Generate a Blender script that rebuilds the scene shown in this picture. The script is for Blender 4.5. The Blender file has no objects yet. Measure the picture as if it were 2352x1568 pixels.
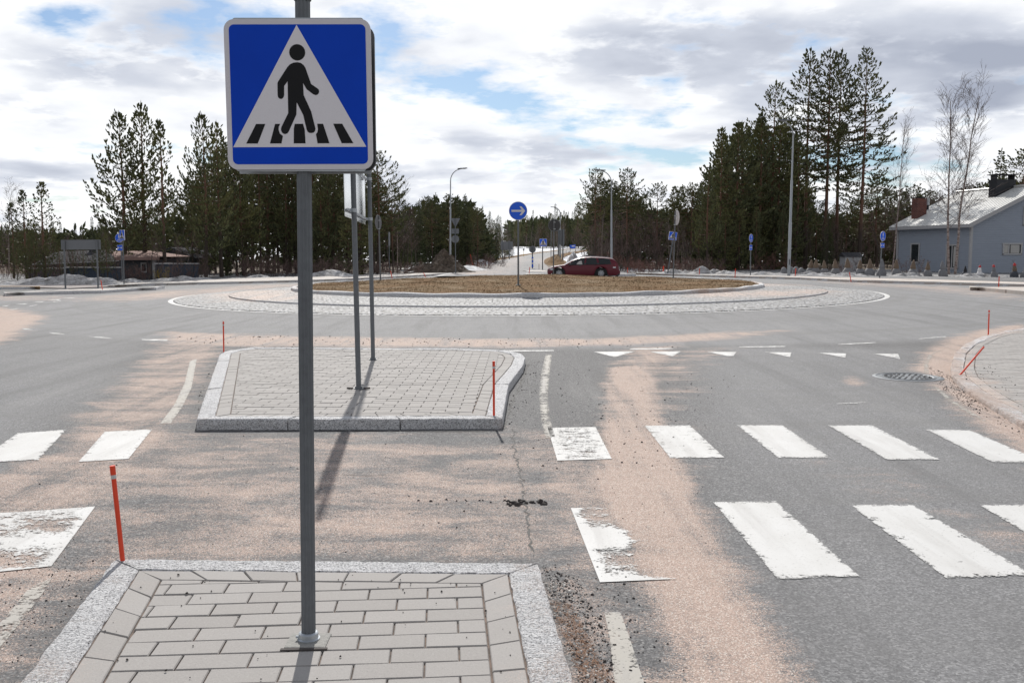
import bpy, bmesh, math, random
import numpy as np
from mathutils import Vector, Matrix
R = math.radians
rnd = random.Random(7)
scene = bpy.context.scene
col = scene.collection

# ------------------------------------------------------------------ camera
CAMH, PITCH, F = 1.72, R(5.475), 2170.0          # F: focal length on a picture 2352 wide
cam = bpy.data.cameras.new('camera')
cam.sensor_width = 36.0; cam.lens = F/2352*36.0
cam.clip_start = 0.05; cam.clip_end = 3000
co = bpy.data.objects.new('camera', cam); col.objects.link(co)
co.location = (0, 0, CAMH); co.rotation_euler = (math.pi/2-PITCH, 0, 0)
scene.camera = co
scene.view_settings.view_transform = 'Standard'
scene.view_settings.look = 'None'
scene.view_settings.exposure = -0.02
scene.view_settings.gamma = 1.0

# ------------------------------------------------------------------ sky and sun
SUN_EL, SUN_AZ = R(38), R(6.7)                    # sun ahead, a little to the left
w = bpy.data.worlds.new('World'); scene.world = w; w.use_nodes = True
nt = w.node_tree; nt.nodes.clear()
class NT:
    def __init__(s, tree): s.t = tree
    def n(s, typ, **kw):
        nd = s.t.nodes.new(typ)
        for k, v in kw.items():
            if k.startswith('i_'):
                key = k[2:]
                key = int(key) if key.isdigit() else key.replace('_', ' ')
                nd.inputs[key].default_value = v
            else: setattr(nd, k, v)
        return nd
    def l(s, a, b): s.t.links.new(a, b)
    def math(s, op, a, b=None, c=None, clamp=False):
        nd = s.t.nodes.new('ShaderNodeMath'); nd.operation = op; nd.use_clamp = clamp
        for i, v in enumerate((a, b, c)):
            if v is None: continue
            if isinstance(v, (int, float)): nd.inputs[i].default_value = v
            else: s.l(v, nd.inputs[i])
        return nd.outputs[0]
    def mix(s, f, a, b):
        nd = s.t.nodes.new('ShaderNodeMix'); nd.data_type = 'RGBA'
        for k, v in ((0, f), (6, a), (7, b)):
            if hasattr(v, 'links'): s.l(v, nd.inputs[k])
            elif k: nd.inputs[k].default_value = (*v[:3], 1)
            else: nd.inputs[k].default_value = v
        return nd.outputs[2]
    def ramp(s, f, stops):
        nd = s.t.nodes.new('ShaderNodeValToRGB'); s.l(f, nd.inputs[0])
        cr = nd.color_ramp
        while len(cr.elements) < len(stops): cr.elements.new(0.5)
        for e, (p, c) in zip(cr.elements, stops):
            e.position = p; e.color = (c, c, c, 1) if isinstance(c, (int, float)) else (*c, 1)
        return nd.outputs[0]
    def noise(s, vec, scale, detail=4, rough=0.55, dist=0.0):
        nd = s.n('ShaderNodeTexNoise', i_Scale=scale, i_Detail=detail, i_Roughness=rough, i_Distortion=dist)
        if vec is not None: s.l(vec, nd.inputs['Vector'])
        return nd.outputs[0]
    def mapping(s, vec, scale=(1,1,1), loc=(0,0,0), rot=(0,0,0)):
        nd = s.n('ShaderNodeMapping'); s.l(vec, nd.inputs[0])
        nd.inputs['Scale'].default_value = scale; nd.inputs['Location'].default_value = loc
        nd.inputs['Rotation'].default_value = rot
        return nd.outputs[0]

g = NT(nt)
tc = g.n('ShaderNodeTexCoord')
sep = g.n('ShaderNodeSeparateXYZ'); g.l(tc.outputs['Generated'], sep.inputs[0])
zc = g.math('MAXIMUM', g.math('ADD', sep.outputs[2], 0.16), 0.04)
cx_ = g.math('DIVIDE', sep.outputs[0], zc); cy_ = g.math('DIVIDE', sep.outputs[1], zc)
comb = g.n('ShaderNodeCombineXYZ'); g.l(cx_, comb.inputs[0]); g.l(cy_, comb.inputs[1])
P = comb.outputs[0]
sky = g.n('ShaderNodeTexSky', sky_type='NISHITA', sun_disc=False, sun_elevation=SUN_EL, sun_rotation=-SUN_AZ,
          air_density=1.0, dust_density=0.6, ozone_density=1.2)
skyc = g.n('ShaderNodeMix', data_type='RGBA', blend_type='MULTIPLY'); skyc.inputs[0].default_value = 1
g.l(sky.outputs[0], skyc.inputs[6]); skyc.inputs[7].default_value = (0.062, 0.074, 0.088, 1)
def sdir(px, py):
    b = (784-py)/F; a = (px-1176)/F
    return Vector((a, math.cos(PITCH)+b*math.sin(PITCH), -math.sin(PITCH)+b*math.cos(PITCH))).normalized()
def blob(px, py, rad, wgt, sx=1.0):
    """a soft patch of the sky round a direction"""
    d = sdir(px, py)
    sub = g.n('ShaderNodeVectorMath', operation='SUBTRACT'); g.l(tc.outputs['Generated'], sub.inputs[0]); sub.inputs[1].default_value = d
    sc = g.n('ShaderNodeVectorMath', operation='MULTIPLY'); g.l(sub.outputs[0], sc.inputs[0]); sc.inputs[1].default_value = (1/sx, 1, 1)
    ln = g.n('ShaderNodeVectorMath', operation='LENGTH'); g.l(sc.outputs[0], ln.inputs[0])
    q = g.math('SUBTRACT', 1.0, g.math('DIVIDE', ln.outputs['Value'], rad), clamp=True)
    return g.math('MULTIPLY', g.math('MULTIPLY', q, q), wgt)
n1 = g.noise(g.mapping(P, (1, .9, 1), (3.1, 1.7, 0)), 1.7, 6, 0.58, 0.15)        # cover
n2 = g.noise(g.mapping(P, (1, 1, 1), (9.3, 5.2, 2)), 1.25, 4, 0.5, 0.2)         # grey bellies
n3 = g.noise(g.mapping(P, (1, 1, 1), (1.3, 8.2, 4)), 4.2, 6, 0.58, 0.1)           # fine relief
holes = None
for args in ((460, 85, .075, 1.25, 1.4), (900, 70, .065, 1.0, 1.2), (930, 180, .085, .55, 2.0), (1080, 190, .06, .6, 2),
             (1500, 350, .12, .7, 2.2), (2050, 380, .09, .8, 1.8), (120, 40, .06, .6, 2), (1180, 240, .06, .7, 2)):
    b_ = blob(*args)
    holes = b_ if holes is None else g.math('ADD', holes, b_)
cover = g.math('ADD', g.math('MULTIPLY', n1, 1.1), g.math('MULTIPLY', n3, 0.80))
cover = g.math('SUBTRACT', cover, g.math('MULTIPLY', holes, 0.30))
cmask = g.ramp(cover, ((0.66, 0.0), (0.84, 1.0)))
greys = None
for args in ((1430, 150, .13, .9, 2.4), (2200, 60, .24, .45, 2.4), (130, 210, .13, .85, 1.8), (2290, 240, .10, .9, 1.4),
             (1950, 190, .14, .45, 2), (1250, 330, .07, .6, 2.5), (620, 400, .1, .5, 3), (300, 120, .09, .5, 2.2)):
    b_ = blob(*args)
    greys = b_ if greys is None else g.math('ADD', greys, b_)
belly = g.math('ADD', g.math('ADD', g.math('MULTIPLY', n2, 1.6), g.math('MULTIPLY', n3, 0.95)), g.math('MULTIPLY', greys, 0.34))
bil = g.math('ABSOLUTE', g.math('SUBTRACT', n3, 0.5)); belly = g.math('SUBTRACT', belly, g.math('MULTIPLY', bil, 0.6))
bel = g.ramp(g.math('SUBTRACT', belly, 0.90), ((0.30, (1.08, 1.09, 1.10)), (0.46, (0.98, 1.0, 1.04)), (0.64, (0.68, 0.72, 0.81)), (0.95, (0.42, 0.46, 0.56))))
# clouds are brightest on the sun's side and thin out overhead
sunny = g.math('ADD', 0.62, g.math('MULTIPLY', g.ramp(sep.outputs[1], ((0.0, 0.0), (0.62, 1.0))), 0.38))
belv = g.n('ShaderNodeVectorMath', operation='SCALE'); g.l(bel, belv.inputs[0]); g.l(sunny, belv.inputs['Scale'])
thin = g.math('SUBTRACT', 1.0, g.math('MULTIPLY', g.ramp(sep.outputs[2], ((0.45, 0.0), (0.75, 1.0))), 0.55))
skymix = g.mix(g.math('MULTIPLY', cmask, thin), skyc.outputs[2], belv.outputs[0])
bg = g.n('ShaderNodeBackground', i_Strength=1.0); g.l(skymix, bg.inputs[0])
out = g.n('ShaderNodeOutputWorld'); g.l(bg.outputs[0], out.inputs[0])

sl = bpy.data.lights.new('sun', 'SUN'); sl.energy = 5.0; sl.angle = R(0.6); sl.color = (1.0, 0.96, 0.90)
so = bpy.data.objects.new('sun', sl); col.objects.link(so); so.location = (-10, 60, 60)
so.rotation_euler = (-(math.pi/2-SUN_EL), 0, SUN_AZ)

# ------------------------------------------------------------------ ground height and measured points
def sstep(a, b, x):
    t = np.clip((np.asarray(x, float)-a)/(b-a), 0, 1); return t*t*(3-2*t)
def gz(x, y):
    """height of the ground: a slight cross fall round the roundabout, the far road climbing"""
    x = np.asarray(x, float); y = np.asarray(y, float)
    tilt = 0.0078*np.clip(x, -24, 24)*sstep(12, 28, y)*(1-sstep(80, 130, y))
    hill = 2.3*np.clip((y-190)/190, 0, 1.3)**1.8
    return tilt+hill
def ray(px, py):
    b = (784-py)/F; a = (px-1176)/F
    return a, math.cos(PITCH)+b*math.sin(PITCH), -math.sin(PITCH)+b*math.cos(PITCH)
_T = np.concatenate([np.linspace(1, 60, 300), np.geomspace(60.2, 900, 500)])
def at(px, py, dz=0.0):
    """where the line of sight through a point of the picture meets the ground (raised by dz)"""
    a, c, s = ray(px, py)
    h = CAMH+s*_T-gz(a*_T, c*_T)-dz
    i = np.nonzero(h <= 0)[0]
    if len(i) == 0: t = 500.0
    else:
        i = max(1, int(i[0])); lo, hi = _T[i-1], _T[i]
        for _ in range(30):
            m_ = (lo+hi)/2
            if CAMH+s*m_-float(gz(a*m_, c*m_))-dz > 0: lo = m_
            else: hi = m_
        t = hi
    return Vector((a*t, c*t, float(gz(a*t, c*t))+dz))
def atd(px, py, depth):
    a, c, s = ray(px, py); t = depth/c
    return Vector((a*t, depth, CAMH+s*t))
def gnd(x, y, dz=0.0): return Vector((x, y, float(gz(x, y))+dz))

# ------------------------------------------------------------------ object helpers
def tag(o, label=None, cat=None, group=None, kind=None):
    if label: o['label'] = label
    if cat: o['category'] = cat
    if group: o['group'] = group
    if kind: o['kind'] = kind
    return o
def empty(name, loc, rz=0.0, label=None, cat=None, group=None):
    o = bpy.data.objects.new(name, None); o.empty_display_size = 0.2
    o.location = loc; o.rotation_euler = (0, 0, rz); col.objects.link(o)
    return tag(o, label, cat, group)
class MB:
    def __init__(s): s.v = []; s.f = []; s.a = []; s.cur = 0.0
    def add(s, vs, fs):
        b = len(s.v); s.v.extend(vs)
        for f in fs: s.f.append([i+b for i in f]); s.a.append(s.cur)
    def box(s, c, d, M=None, bev=0.0):
        x, y, z = d[0]/2, d[1]/2, d[2]/2
        if bev > 0:
            bm = bmesh.new(); bmesh.ops.create_cube(bm, size=1)
            for v in bm.verts: v.co = Vector((v.co.x*d[0], v.co.y*d[1], v.co.z*d[2]))
            bmesh.ops.bevel(bm, geom=bm.edges[:], offset=bev, segments=2, profile=0.7, affect='EDGES')
            bm.verts.ensure_lookup_table()
            vs = [v.co.copy() for v in bm.verts]; fs = [[v.index for v in f.verts] for f in bm.faces]; bm.free()
        else:
            vs = [Vector((sx*x, sy*y, sz*z)) for sx in (-1, 1) for sy in (-1, 1) for sz in (-1, 1)]
            fs = [(0,1,3,2), (4,6,7,5), (0,4,5,1), (2,3,7,6), (0,2,6,4), (1,5,7,3)]
        if M is not None: vs = [M @ v for v in vs]
        s.add([v+Vector(c) for v in vs], fs)
    def tube(s, pts, rads, n=8, cap=True):
        pts = [Vector(p) for p in pts]
        if not isinstance(rads, (list, tuple)): rads = [rads]*len(pts)
        b = len(s.v); k = len(pts); u = None
        for i, p in enumerate(pts):
            d = (pts[min(i+1, k-1)]-pts[max(i-1, 0)])
            if d.length < 1e-9: d = Vector((0, 0, 1))
            d.normalize()
            if u is None:
                u = d.orthogonal().normalized()
            else:
                u = (u-d*u.dot(d)); u = u.normalized() if u.length > 1e-6 else d.orthogonal().normalized()
            v = d.cross(u)
            for j in range(n):
                a = 2*math.pi*j/n
                s.v.append(p+(u*math.cos(a)+v*math.sin(a))*rads[i])
        for i in range(k-1):
            for j in range(n):
                j2 = (j+1) % n
                s.f.append([b+i*n+j, b+i*n+j2, b+(i+1)*n+j2, b+(i+1)*n+j]); s.a.append(s.cur)
        if cap:
            s.f.append([b+j for j in range(n)][::-1]); s.a.append(s.cur)
            s.f.append([b+(k-1)*n+j for j in range(n)]); s.a.append(s.cur)
    def lathe(s, prof, n=24, c=(0,0,0)):
        b = len(s.v); c = Vector(c)
        for r, z in prof:
            for j in range(n):
                a = 2*math.pi*j/n
                s.v.append(c+Vector((r*math.cos(a), r*math.sin(a), z)))
        for i in range(len(prof)-1):
            for j in range(n):
                j2 = (j+1) % n
                s.f.append([b+i*n+j, b+i*n+j2, b+(i+1)*n+j2, b+(i+1)*n+j]); s.a.append(s.cur)
    def plate(s, poly, y0, th, holes=None):
        """flat shape given in (x, z), its front at y0 (towards -y), th deep"""
        n = len(poly); b = len(s.v)
        s.v.extend([Vector((p[0], y0, p[1])) for p in poly]+[Vector((p[0], y0+th, p[1])) for p in poly])
        area = sum(poly[i][0]*poly[(i+1) % n][1]-poly[(i+1) % n][0]*poly[i][1] for i in range(n))
        fr = [b+i for i in range(n)]; bk = [b+n+i for i in range(n)]
        if area < 0: fr, bk = fr[::-1], bk
        else: bk = bk[::-1]
        s.f.append(fr); s.f.append(bk); s.a += [s.cur]*2
        for i in range(n):
            j = (i+1) % n
            q = [b+i, b+n+i, b+n+j, b+j]
            s.f.append(q if area > 0 else q[::-1]); s.a.append(s.cur)
    def build(s, name, mat, parent=None, smooth=False, tri=False, auto=None):
        me = bpy.data.meshes.new(name)
        me.from_pydata([tuple(v) for v in s.v], [], s.f)
        if mat is not None: me.materials.append(mat)
        at_ = me.attributes.new('rnd', 'FLOAT', 'FACE')
        at_.data.foreach_set('value', s.a)
        if tri:
            bm = bmesh.new(); bm.from_mesh(me)
            bmesh.ops.triangulate(bm, faces=[f for f in bm.faces if len(f.verts) > 4])
            bm.to_mesh(me); bm.free()
        if smooth:
            me.polygons.foreach_set('use_smooth', [True]*len(me.polygons))
            if auto:
                me.set_sharp_from_angle(angle=R(auto))
        me.update()
        o = bpy.data.objects.new(name, me); col.objects.link(o)
        if parent is not None: o.parent = parent
        return o
def structure(o): o['kind'] = 'structure'; return o

# ------------------------------------------------------------------ materials
def new_mat(name):
    m = bpy.data.materials.new(name); m.use_nodes = True
    t = m.node_tree; t.nodes.clear(); gg = NT(t)
    b = gg.n('ShaderNodeBsdfPrincipled'); o = gg.n('ShaderNodeOutputMaterial'); gg.l(b.outputs[0], o.inputs[0])
    return m, gg, b
def bump(gg, b, h, strength=0.4, dist=0.01):
    n = gg.n('ShaderNodeBump', i_Strength=strength, i_Distance=dist); gg.l(h, n.inputs['Height']); gg.l(n.outputs[0], b.inputs['Normal'])
def simple(name, c, rough=0.6, metal=0.0, var=0.12, scale=8.0, bmp=0.0, coat=0.0, spec=0.5):
    m, gg, b = new_mat(name)
    tcn = gg.n('ShaderNodeTexCoord')
    n = gg.noise(tcn.outputs['Object'], scale, 5, 0.6)
    gg.l(gg.mix(n, [x*(1-var) for x in c], [min(1, x*(1+var)) for x in c]), b.inputs['Base Color'])
    b.inputs['Roughness'].default_value = rough; b.inputs['Metallic'].default_value = metal
    b.inputs['Coat Weight'].default_value = coat; b.inputs['Specular IOR Level'].default_value = spec
    if bmp: bump(gg, b, n, bmp, 0.02)
    return m
def attr(gg, name): return gg.n('ShaderNodeAttribute', attribute_name=name)
SAND = (0.50, 0.335, 0.245)
def sandmix(gg, base, pos, soft=2.4):
    """blend of spilled grit over a base colour: attribute 'sand' says where it lies"""
    s = attr(gg, 'sand').outputs['Fac']
    v = gg.mapping(pos, (0.6, 1.35, 1))
    nn = gg.noise(v, 1.7, 9, 0.66, 0.6)
    mid = gg.noise(gg.mapping(pos, (.8, 1.3, 1)), 9.0, 5, 0.7)
    vg = gg.n('ShaderNodeTexVoronoi', i_Scale=210.0); gg.l(pos, vg.inputs['Vector'])
    sg = gg.n('ShaderNodeSeparateColor'); gg.l(vg.outputs['Color'], sg.inputs[0])
    k = gg.math('ADD', s, gg.math('MULTIPLY', gg.math('SUBTRACT', nn, 0.5), gg.math('SUBTRACT', 3.6, gg.math('MULTIPLY', s, 2.3))))
    k = gg.math('ADD', k, gg.math('MULTIPLY', gg.math('SUBTRACT', mid, 0.5), 0.8))
    k = gg.math('ADD', k, gg.math('MULTIPLY', gg.math('SUBTRACT', sg.outputs[0], 0.5), 0.75))
    ln = gg.noise(gg.mapping(pos, (2.6, .15, 1), (0, 0, 0), (0, 0, R(-9))), 1.3, 6, 0.65)
    k = gg.math('ADD', k, gg.math('MULTIPLY', gg.math('MULTIPLY', gg.math('SUBTRACT', ln, 0.5), 2.6), gg.math('MULTIPLY', gg.math('SUBTRACT', s, 0.45), 2.5, clamp=True)))
    k = gg.math('MULTIPLY', gg.math('SUBTRACT', k, 0.40), soft, clamp=True)
    k = gg.math('MULTIPLY', k, gg.math('MULTIPLY', s, 5.0, clamp=True))
    sc = gg.mix(sg.outputs[1], (0.28, 0.21, 0.175), (0.62, 0.465, 0.39))
    sc = gg.mix(gg.ramp(sg.outputs[2], ((0.90, 0.0), (0.93, 1.0))), sc, (0.72, 0.66, 0.60))
    sc = gg.mix(gg.ramp(mid, ((0.5, 0.0), (0.8, 0.5))), sc, (0.28, 0.215, 0.175))
    return gg.mix(gg.math('MULTIPLY', k, 0.88), base, sc), k

def mat_asphalt():
    m, gg, b = new_mat('asphalt')
    pos = gg.n('ShaderNodeNewGeometry').outputs['Position']
    vor = gg.n('ShaderNodeTexVoronoi', i_Scale=95.0); gg.l(pos, vor.inputs['Vector'])
    sepc = gg.n('ShaderNodeSeparateColor'); gg.l(vor.outputs['Color'], sepc.inputs[0])
    stone = sepc.outputs[0]
    vor2 = gg.n('ShaderNodeTexVoronoi', i_Scale=60.0); gg.l(gg.mapping(pos, (1, 1.3, 1)), vor2.inputs['Vector'])
    sepd = gg.n('ShaderNodeSeparateColor'); gg.l(vor2.outputs['Color'], sepd.inputs[0])
    mid = gg.noise(pos, 22.0, 6, 0.7)
    big = gg.noise(gg.mapping(pos, (1, .55, 1)), 0.45, 7, 0.6)
    wear = attr(gg, 'wear').outputs['Fac']
    c0 = gg.ramp(stone, ((0.0, (0.035, 0.035, 0.038)), (0.35, (0.088, 0.088, 0.091)), (0.75, (0.16, 0.16, 0.164)), (1.0, (0.33, 0.325, 0.32))))
    dots = gg.math('MULTIPLY', gg.ramp(sepd.outputs[1], ((0.975, 0.0), (0.98, 1.0))), gg.ramp(vor2.outputs['Distance'], ((0.15, 1.0), (0.3, 0.0))))
    c1 = gg.mix(dots, c0, (0.5, 0.49, 0.47))
    c2 = gg.mix(gg.ramp(mid, ((0.35, 0.5), (0.6, 0.0))), c1, (0.065, 0.065, 0.068))
    c3 = gg.mix(gg.ramp(big, ((0.35, 0.0), (0.75, 0.55))), c2, (0.165, 0.162, 0.162))
    c4 = gg.mix(gg.math('MULTIPLY', wear, 0.66), c3, gg.mix(stone, (0.20, 0.20, 0.206), (0.34, 0.342, 0.352)))
    # long faint streaks along the lanes
    lane = gg.noise(gg.mapping(pos, (2.0, .16, 1), (0, 0, 0), (0, 0, R(-9))), 1.0, 6, 0.6)
    c4 = gg.mix(gg.ramp(lane, ((0.30, 0.55), (0.50, 0.0))), c4, (0.11, 0.11, 0.112))
    c4 = gg.mix(gg.ramp(lane, ((0.55, 0.0), (0.8, 0.45))), c4, (0.30, 0.295, 0.29))
    # tyre-polished arcs round the roundabout
    sp = gg.n('ShaderNodeSeparateXYZ'); gg.l(pos, sp.inputs[0])
    dx = gg.math('SUBTRACT', sp.outputs[0], 0.6); dy = gg.math('SUBTRACT', sp.outputs[1], 38.57)
    rr = gg.math('SQRT', gg.math('ADD', gg.math('MULTIPLY', dx, dx), gg.math('MULTIPLY', dy, dy)))
    cmb = gg.n('ShaderNodeCombineXYZ'); gg.l(rr, cmb.inputs[0]); gg.l(gg.math('ARCTAN2', dy, dx), cmb.inputs[1])
    arc = gg.noise(gg.mapping(cmb.outputs[0], (2.2, 1.2, 1)), 1.0, 5, 0.6)
    c5 = gg.mix(gg.math('MULTIPLY', gg.math('MULTIPLY', gg.ramp(arc, ((0.42, 0.0), (0.72, 1.0))), wear), 0.6), c4, (0.17, 0.168, 0.166))
    base, k = sandmix(gg, c5, pos)
    gg.l(base, b.inputs['Base Color'])
    b.inputs['Roughness'].default_value = 0.85; b.inputs['Specular IOR Level'].default_value = 0.3
    h = gg.math('ADD', gg.math('MULTIPLY', stone, 0.7), gg.noise(pos, 60, 4, 0.7))
    bump(gg, b, h, 0.8, 0.008)
    return m
def mat_paint(name='road_paint', thr=0.30, tint=(0.56, 0.56, 0.555), fade=1.0):
    """white road paint, worn through where noise and the 'worn' attribute say so"""
    m, gg, b = new_mat(name)
    pos = gg.n('ShaderNodeNewGeometry').outputs['Position']
    n = gg.noise(gg.mapping(pos, (1, 1.6, 1)), 7.0, 10, 0.72, 0.3)
    fn = gg.noise(pos, 55.0, 4, 0.75)
    wv = attr(gg, 'worn').outputs['Fac']
    en = gg.noise(pos, 24.0, 6, 0.8)
    v = gg.math('ADD', gg.math('ADD', gg.math('MULTIPLY', n, 0.55), gg.math('MULTIPLY', fn, 0.45)), gg.math('MULTIPLY', wv, -0.5))
    v = gg.math('ADD', v, gg.math('MULTIPLY', gg.math('SUBTRACT', en, 0.5), 0.35))
    al = gg.math('MULTIPLY', gg.math('SUBTRACT', v, thr), 14.0, clamp=True)
    if fade < 1: al = gg.math('MULTIPLY', al, fade)
    dirt = gg.noise(gg.mapping(pos, (1.5, .6, 1)), 2.5, 6, 0.65)
    pc_ = gg.mix(gg.ramp(dirt, ((0.35, 0.0), (0.8, 0.6))), tint, (0.42, 0.41, 0.39))
    pc_ = gg.mix(gg.ramp(fn, ((0.28, 0.75), (0.42, 0.0))), pc_, (0.25, 0.245, 0.24))
    trk = gg.noise(gg.mapping(pos, (3.0, .2, 1), (0, 0, 0), (0, 0, R(-9))), 1.6, 5, 0.6)
    pc_ = gg.mix(gg.ramp(trk, ((0.32, 0.55), (0.50, 0.0))), pc_, (0.36, 0.35, 0.34))
    gg.l(pc_, b.inputs['Base Color'])
    b.inputs['Roughness'].default_value = 0.75
    gg.l(al, b.inputs['Alpha'])
    bump(gg, b, fn, 0.25, 0.004)
    return m
def mat_granite():
    m, gg, b = new_mat('granite')
    pos = gg.n('ShaderNodeNewGeometry').outputs['Position']
    vor = gg.n('ShaderNodeTexVoronoi', i_Scale=150.0); gg.l(pos, vor.inputs['Vector'])
    sc = gg.n('ShaderNodeSeparateColor'); gg.l(vor.outputs['Color'], sc.inputs[0])
    c = gg.ramp(sc.outputs[0], ((0.0, (0.12, 0.12, 0.13)), (0.14, (0.36, 0.36, 0.375)), (0.5, (0.66, 0.66, 0.675)), (1.0, (0.82, 0.82, 0.83))))
    n = gg.noise(pos, 5.0, 6, 0.6)
    c = gg.mix(gg.ramp(n, ((0.5, 0.0), (0.85, 0.4))), c, (0.32, 0.31, 0.30))
    base, k = sandmix(gg, c, pos, 1.6)
    gg.l(base, b.inputs['Base Color']); b.inputs['Roughness'].default_value = 0.85
    rock = gg.noise(gg.mapping(pos, (1, 2.2, 1)), 30.0, 8, 0.72, 0.5)
    bump(gg, b, rock, 1.0, 0.03)
    return m
def mat_paver():
    m, gg, b = new_mat('concrete_paver')
    pos = gg.n('ShaderNodeNewGeometry').outputs['Position']
    r = attr(gg, 'rnd').outputs['Fac']
    n = gg.noise(pos, 3.0, 6, 0.6); f = gg.noise(pos, 120.0, 3, 0.7)
    vor = gg.n('ShaderNodeTexVoronoi', i_Scale=70.0); gg.l(pos, vor.inputs['Vector'])
    c = gg.mix(r, (0.285, 0.272, 0.262), (0.325, 0.312, 0.302))
    c = gg.mix(gg.math('MULTIPLY', n, 0.35), c, (0.27, 0.24, 0.22))
    c = gg.mix(gg.ramp(f, ((0.5, 0.0), (0.9, 0.5))), c, (0.45, 0.44, 0.42))
    c = gg.mix(gg.ramp(vor.outputs['Distance'], ((0.08, 0.5), (0.2, 0.0))), c, (0.13, 0.12, 0.12))
    base, k = sandmix(gg, c, pos, 1.5)
    gg.l(base, b.inputs['Base Color']); b.inputs['Roughness'].default_value = 0.88
    bump(gg, b, gg.noise(pos, 90, 5, 0.7), 0.35, 0.004)
    return m
def mat_sandjoint():
    m, gg, b = new_mat('joint_sand')
    pos = gg.n('ShaderNodeNewGeometry').outputs['Position']
    n = gg.noise(pos, 14, 6, 0.7)
    gg.l(gg.ramp(n, ((0.35, (0.06, 0.052, 0.047)), (0.7, (0.25, 0.18, 0.145)))), b.inputs['Base Color'])
    b.inputs['Roughness'].default_value = 0.95
    return m
def mat_flatpaving(name='small_paving', ca=(0.36, 0.34, 0.325), cb=(0.29, 0.275, 0.265), bw=0.28, rh=0.14, rot=0.0):
    m, gg, b = new_mat(name)
    pos = gg.n('ShaderNodeNewGeometry').outputs['Position']
    br = gg.n('ShaderNodeTexBrick', i_Scale=1.0); gg.l(gg.mapping(pos, (1, 1, 1), (0, 0, 0), (0, 0, rot)), br.inputs['Vector'])
    br.inputs['Brick Width'].default_value = bw; br.inputs['Row Height'].default_value = rh
    br.inputs['Mortar Size'].default_value = 0.004; br.inputs['Mortar Smooth'].default_value = 0.2
    br.inputs['Color1'].default_value = (*ca, 1); br.inputs['Color2'].default_value = (*cb, 1); br.inputs['Mortar'].default_value = (0.10, 0.09, 0.085, 1)
    n = gg.noise(pos, 1.2, 6, 0.6)
    c = gg.mix(gg.math('MULTIPLY', n, 0.4), br.outputs[0], (0.42, 0.36, 0.32))
    base, k = sandmix(gg, c, pos, 1.5)
    gg.l(base, b.inputs['Base Color']); b.inputs['Roughness'].default_value = 0.88
    bump(gg, b, gg.noise(pos, 60, 5, 0.7), 0.3, 0.004)
    return m
def mat_cobble():
    m, gg, b = new_mat('granite_setts')
    pos = gg.n('ShaderNodeNewGeometry').outputs['Position']
    uv = gg.n('ShaderNodeUVMap', uv_map='UVMap').outputs[0]
    warp = gg.n('ShaderNodeTexNoise', i_Scale=1.3, i_Detail=3); gg.l(pos, warp.inputs['Vector'])
    va = gg.n('ShaderNodeVectorMath', operation='MULTIPLY_ADD'); gg.l(warp.outputs['Color'], va.inputs[0])
    va.inputs[1].default_value = (0.35, 0.35, 0); gg.l(uv, va.inputs[2])
    vor = gg.n('ShaderNodeTexVoronoi', feature='DISTANCE_TO_EDGE', i_Scale=6.6, i_Randomness=0.62); gg.l(va.outputs[0], vor.inputs['Vector'])
    vc = gg.n('ShaderNodeTexVoronoi', i_Scale=6.6, i_Randomness=0.62); gg.l(va.outputs[0], vc.inputs['Vector'])
    sc = gg.n('ShaderNodeSeparateColor'); gg.l(vc.outputs['Color'], sc.inputs[0])
    c = gg.mix(sc.outputs[0], (0.27, 0.275, 0.29), (0.44, 0.44, 0.45))
    j = gg.ramp(vor.outputs['Distance'], ((0.03, 1.0), (0.16, 0.0)))
    c = gg.mix(j, c, (0.06, 0.055, 0.05))
    f = gg.noise(pos, 40, 4, 0.7)
    c = gg.mix(gg.math('MULTIPLY', f, 0.4), c, (0.35, 0.35, 0.35))
    base, k = sandmix(gg, c, pos, 1.8)
    gg.l(base, b.inputs['Base Color']); b.inputs['Roughness'].default_value = 0.75
    h = gg.math('ADD', gg.ramp(vor.outputs['Distance'], ((0.0, 0.0), (0.25, 1.0))), gg.math('MULTIPLY', sc.outputs[1], 0.5))
    bump(gg, b, h, 0.7, 0.04)
    return m
def mat_ground():
    m, gg, b = new_mat('forest_floor')
    pos = gg.n('ShaderNodeNewGeometry').outputs['Position']
    n = gg.noise(pos, 0.35, 8, 0.62); f = gg.noise(pos, 5, 8, 0.7)
    c = gg.ramp(f, ((0.3, (0.05, 0.038, 0.026)), (0.55, (0.13, 0.095, 0.06)), (0.8, (0.22, 0.17, 0.10))))
    s = attr(gg, 'snow').outputs['Fac']
    k = gg.math('MULTIPLY', gg.math('SUBTRACT', gg.math('ADD', s, gg.math('MULTIPLY', gg.math('SUBTRACT', n, 0.5), 1.6)), 0.45), 9, clamp=True)
    gg.l(gg.mix(k, c, (0.72, 0.74, 0.78)), b.inputs['Base Color'])
    b.inputs['Roughness'].default_value = 0.9
    bump(gg, b, f, 0.6, 0.12)
    return m
def mat_snow(name, dirty):
    m, gg, b = new_mat(name)
    pos = gg.n('ShaderNodeNewGeometry').outputs['Position']
    n = gg.noise(gg.mapping(pos, (1, 1, 2.2)), 2.2, 10, 0.68); f = gg.noise(pos, 16, 6, 0.7)
    v = gg.math('ADD', gg.math('MULTIPLY', n, 0.6), gg.math('MULTIPLY', f, 0.4))
    c = gg.ramp(v, ((0.50-dirty*0.22, (0.72, 0.73, 0.75)), (0.60-dirty*0.12, (0.36, 0.35, 0.345)), (0.72-dirty*0.1, (0.10, 0.09, 0.08))))
    gg.l(c, b.inputs['Base Color']); b.inputs['Roughness'].default_value = 0.9
    bump(gg, b, v, 0.8, 0.1)
    return m
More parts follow.
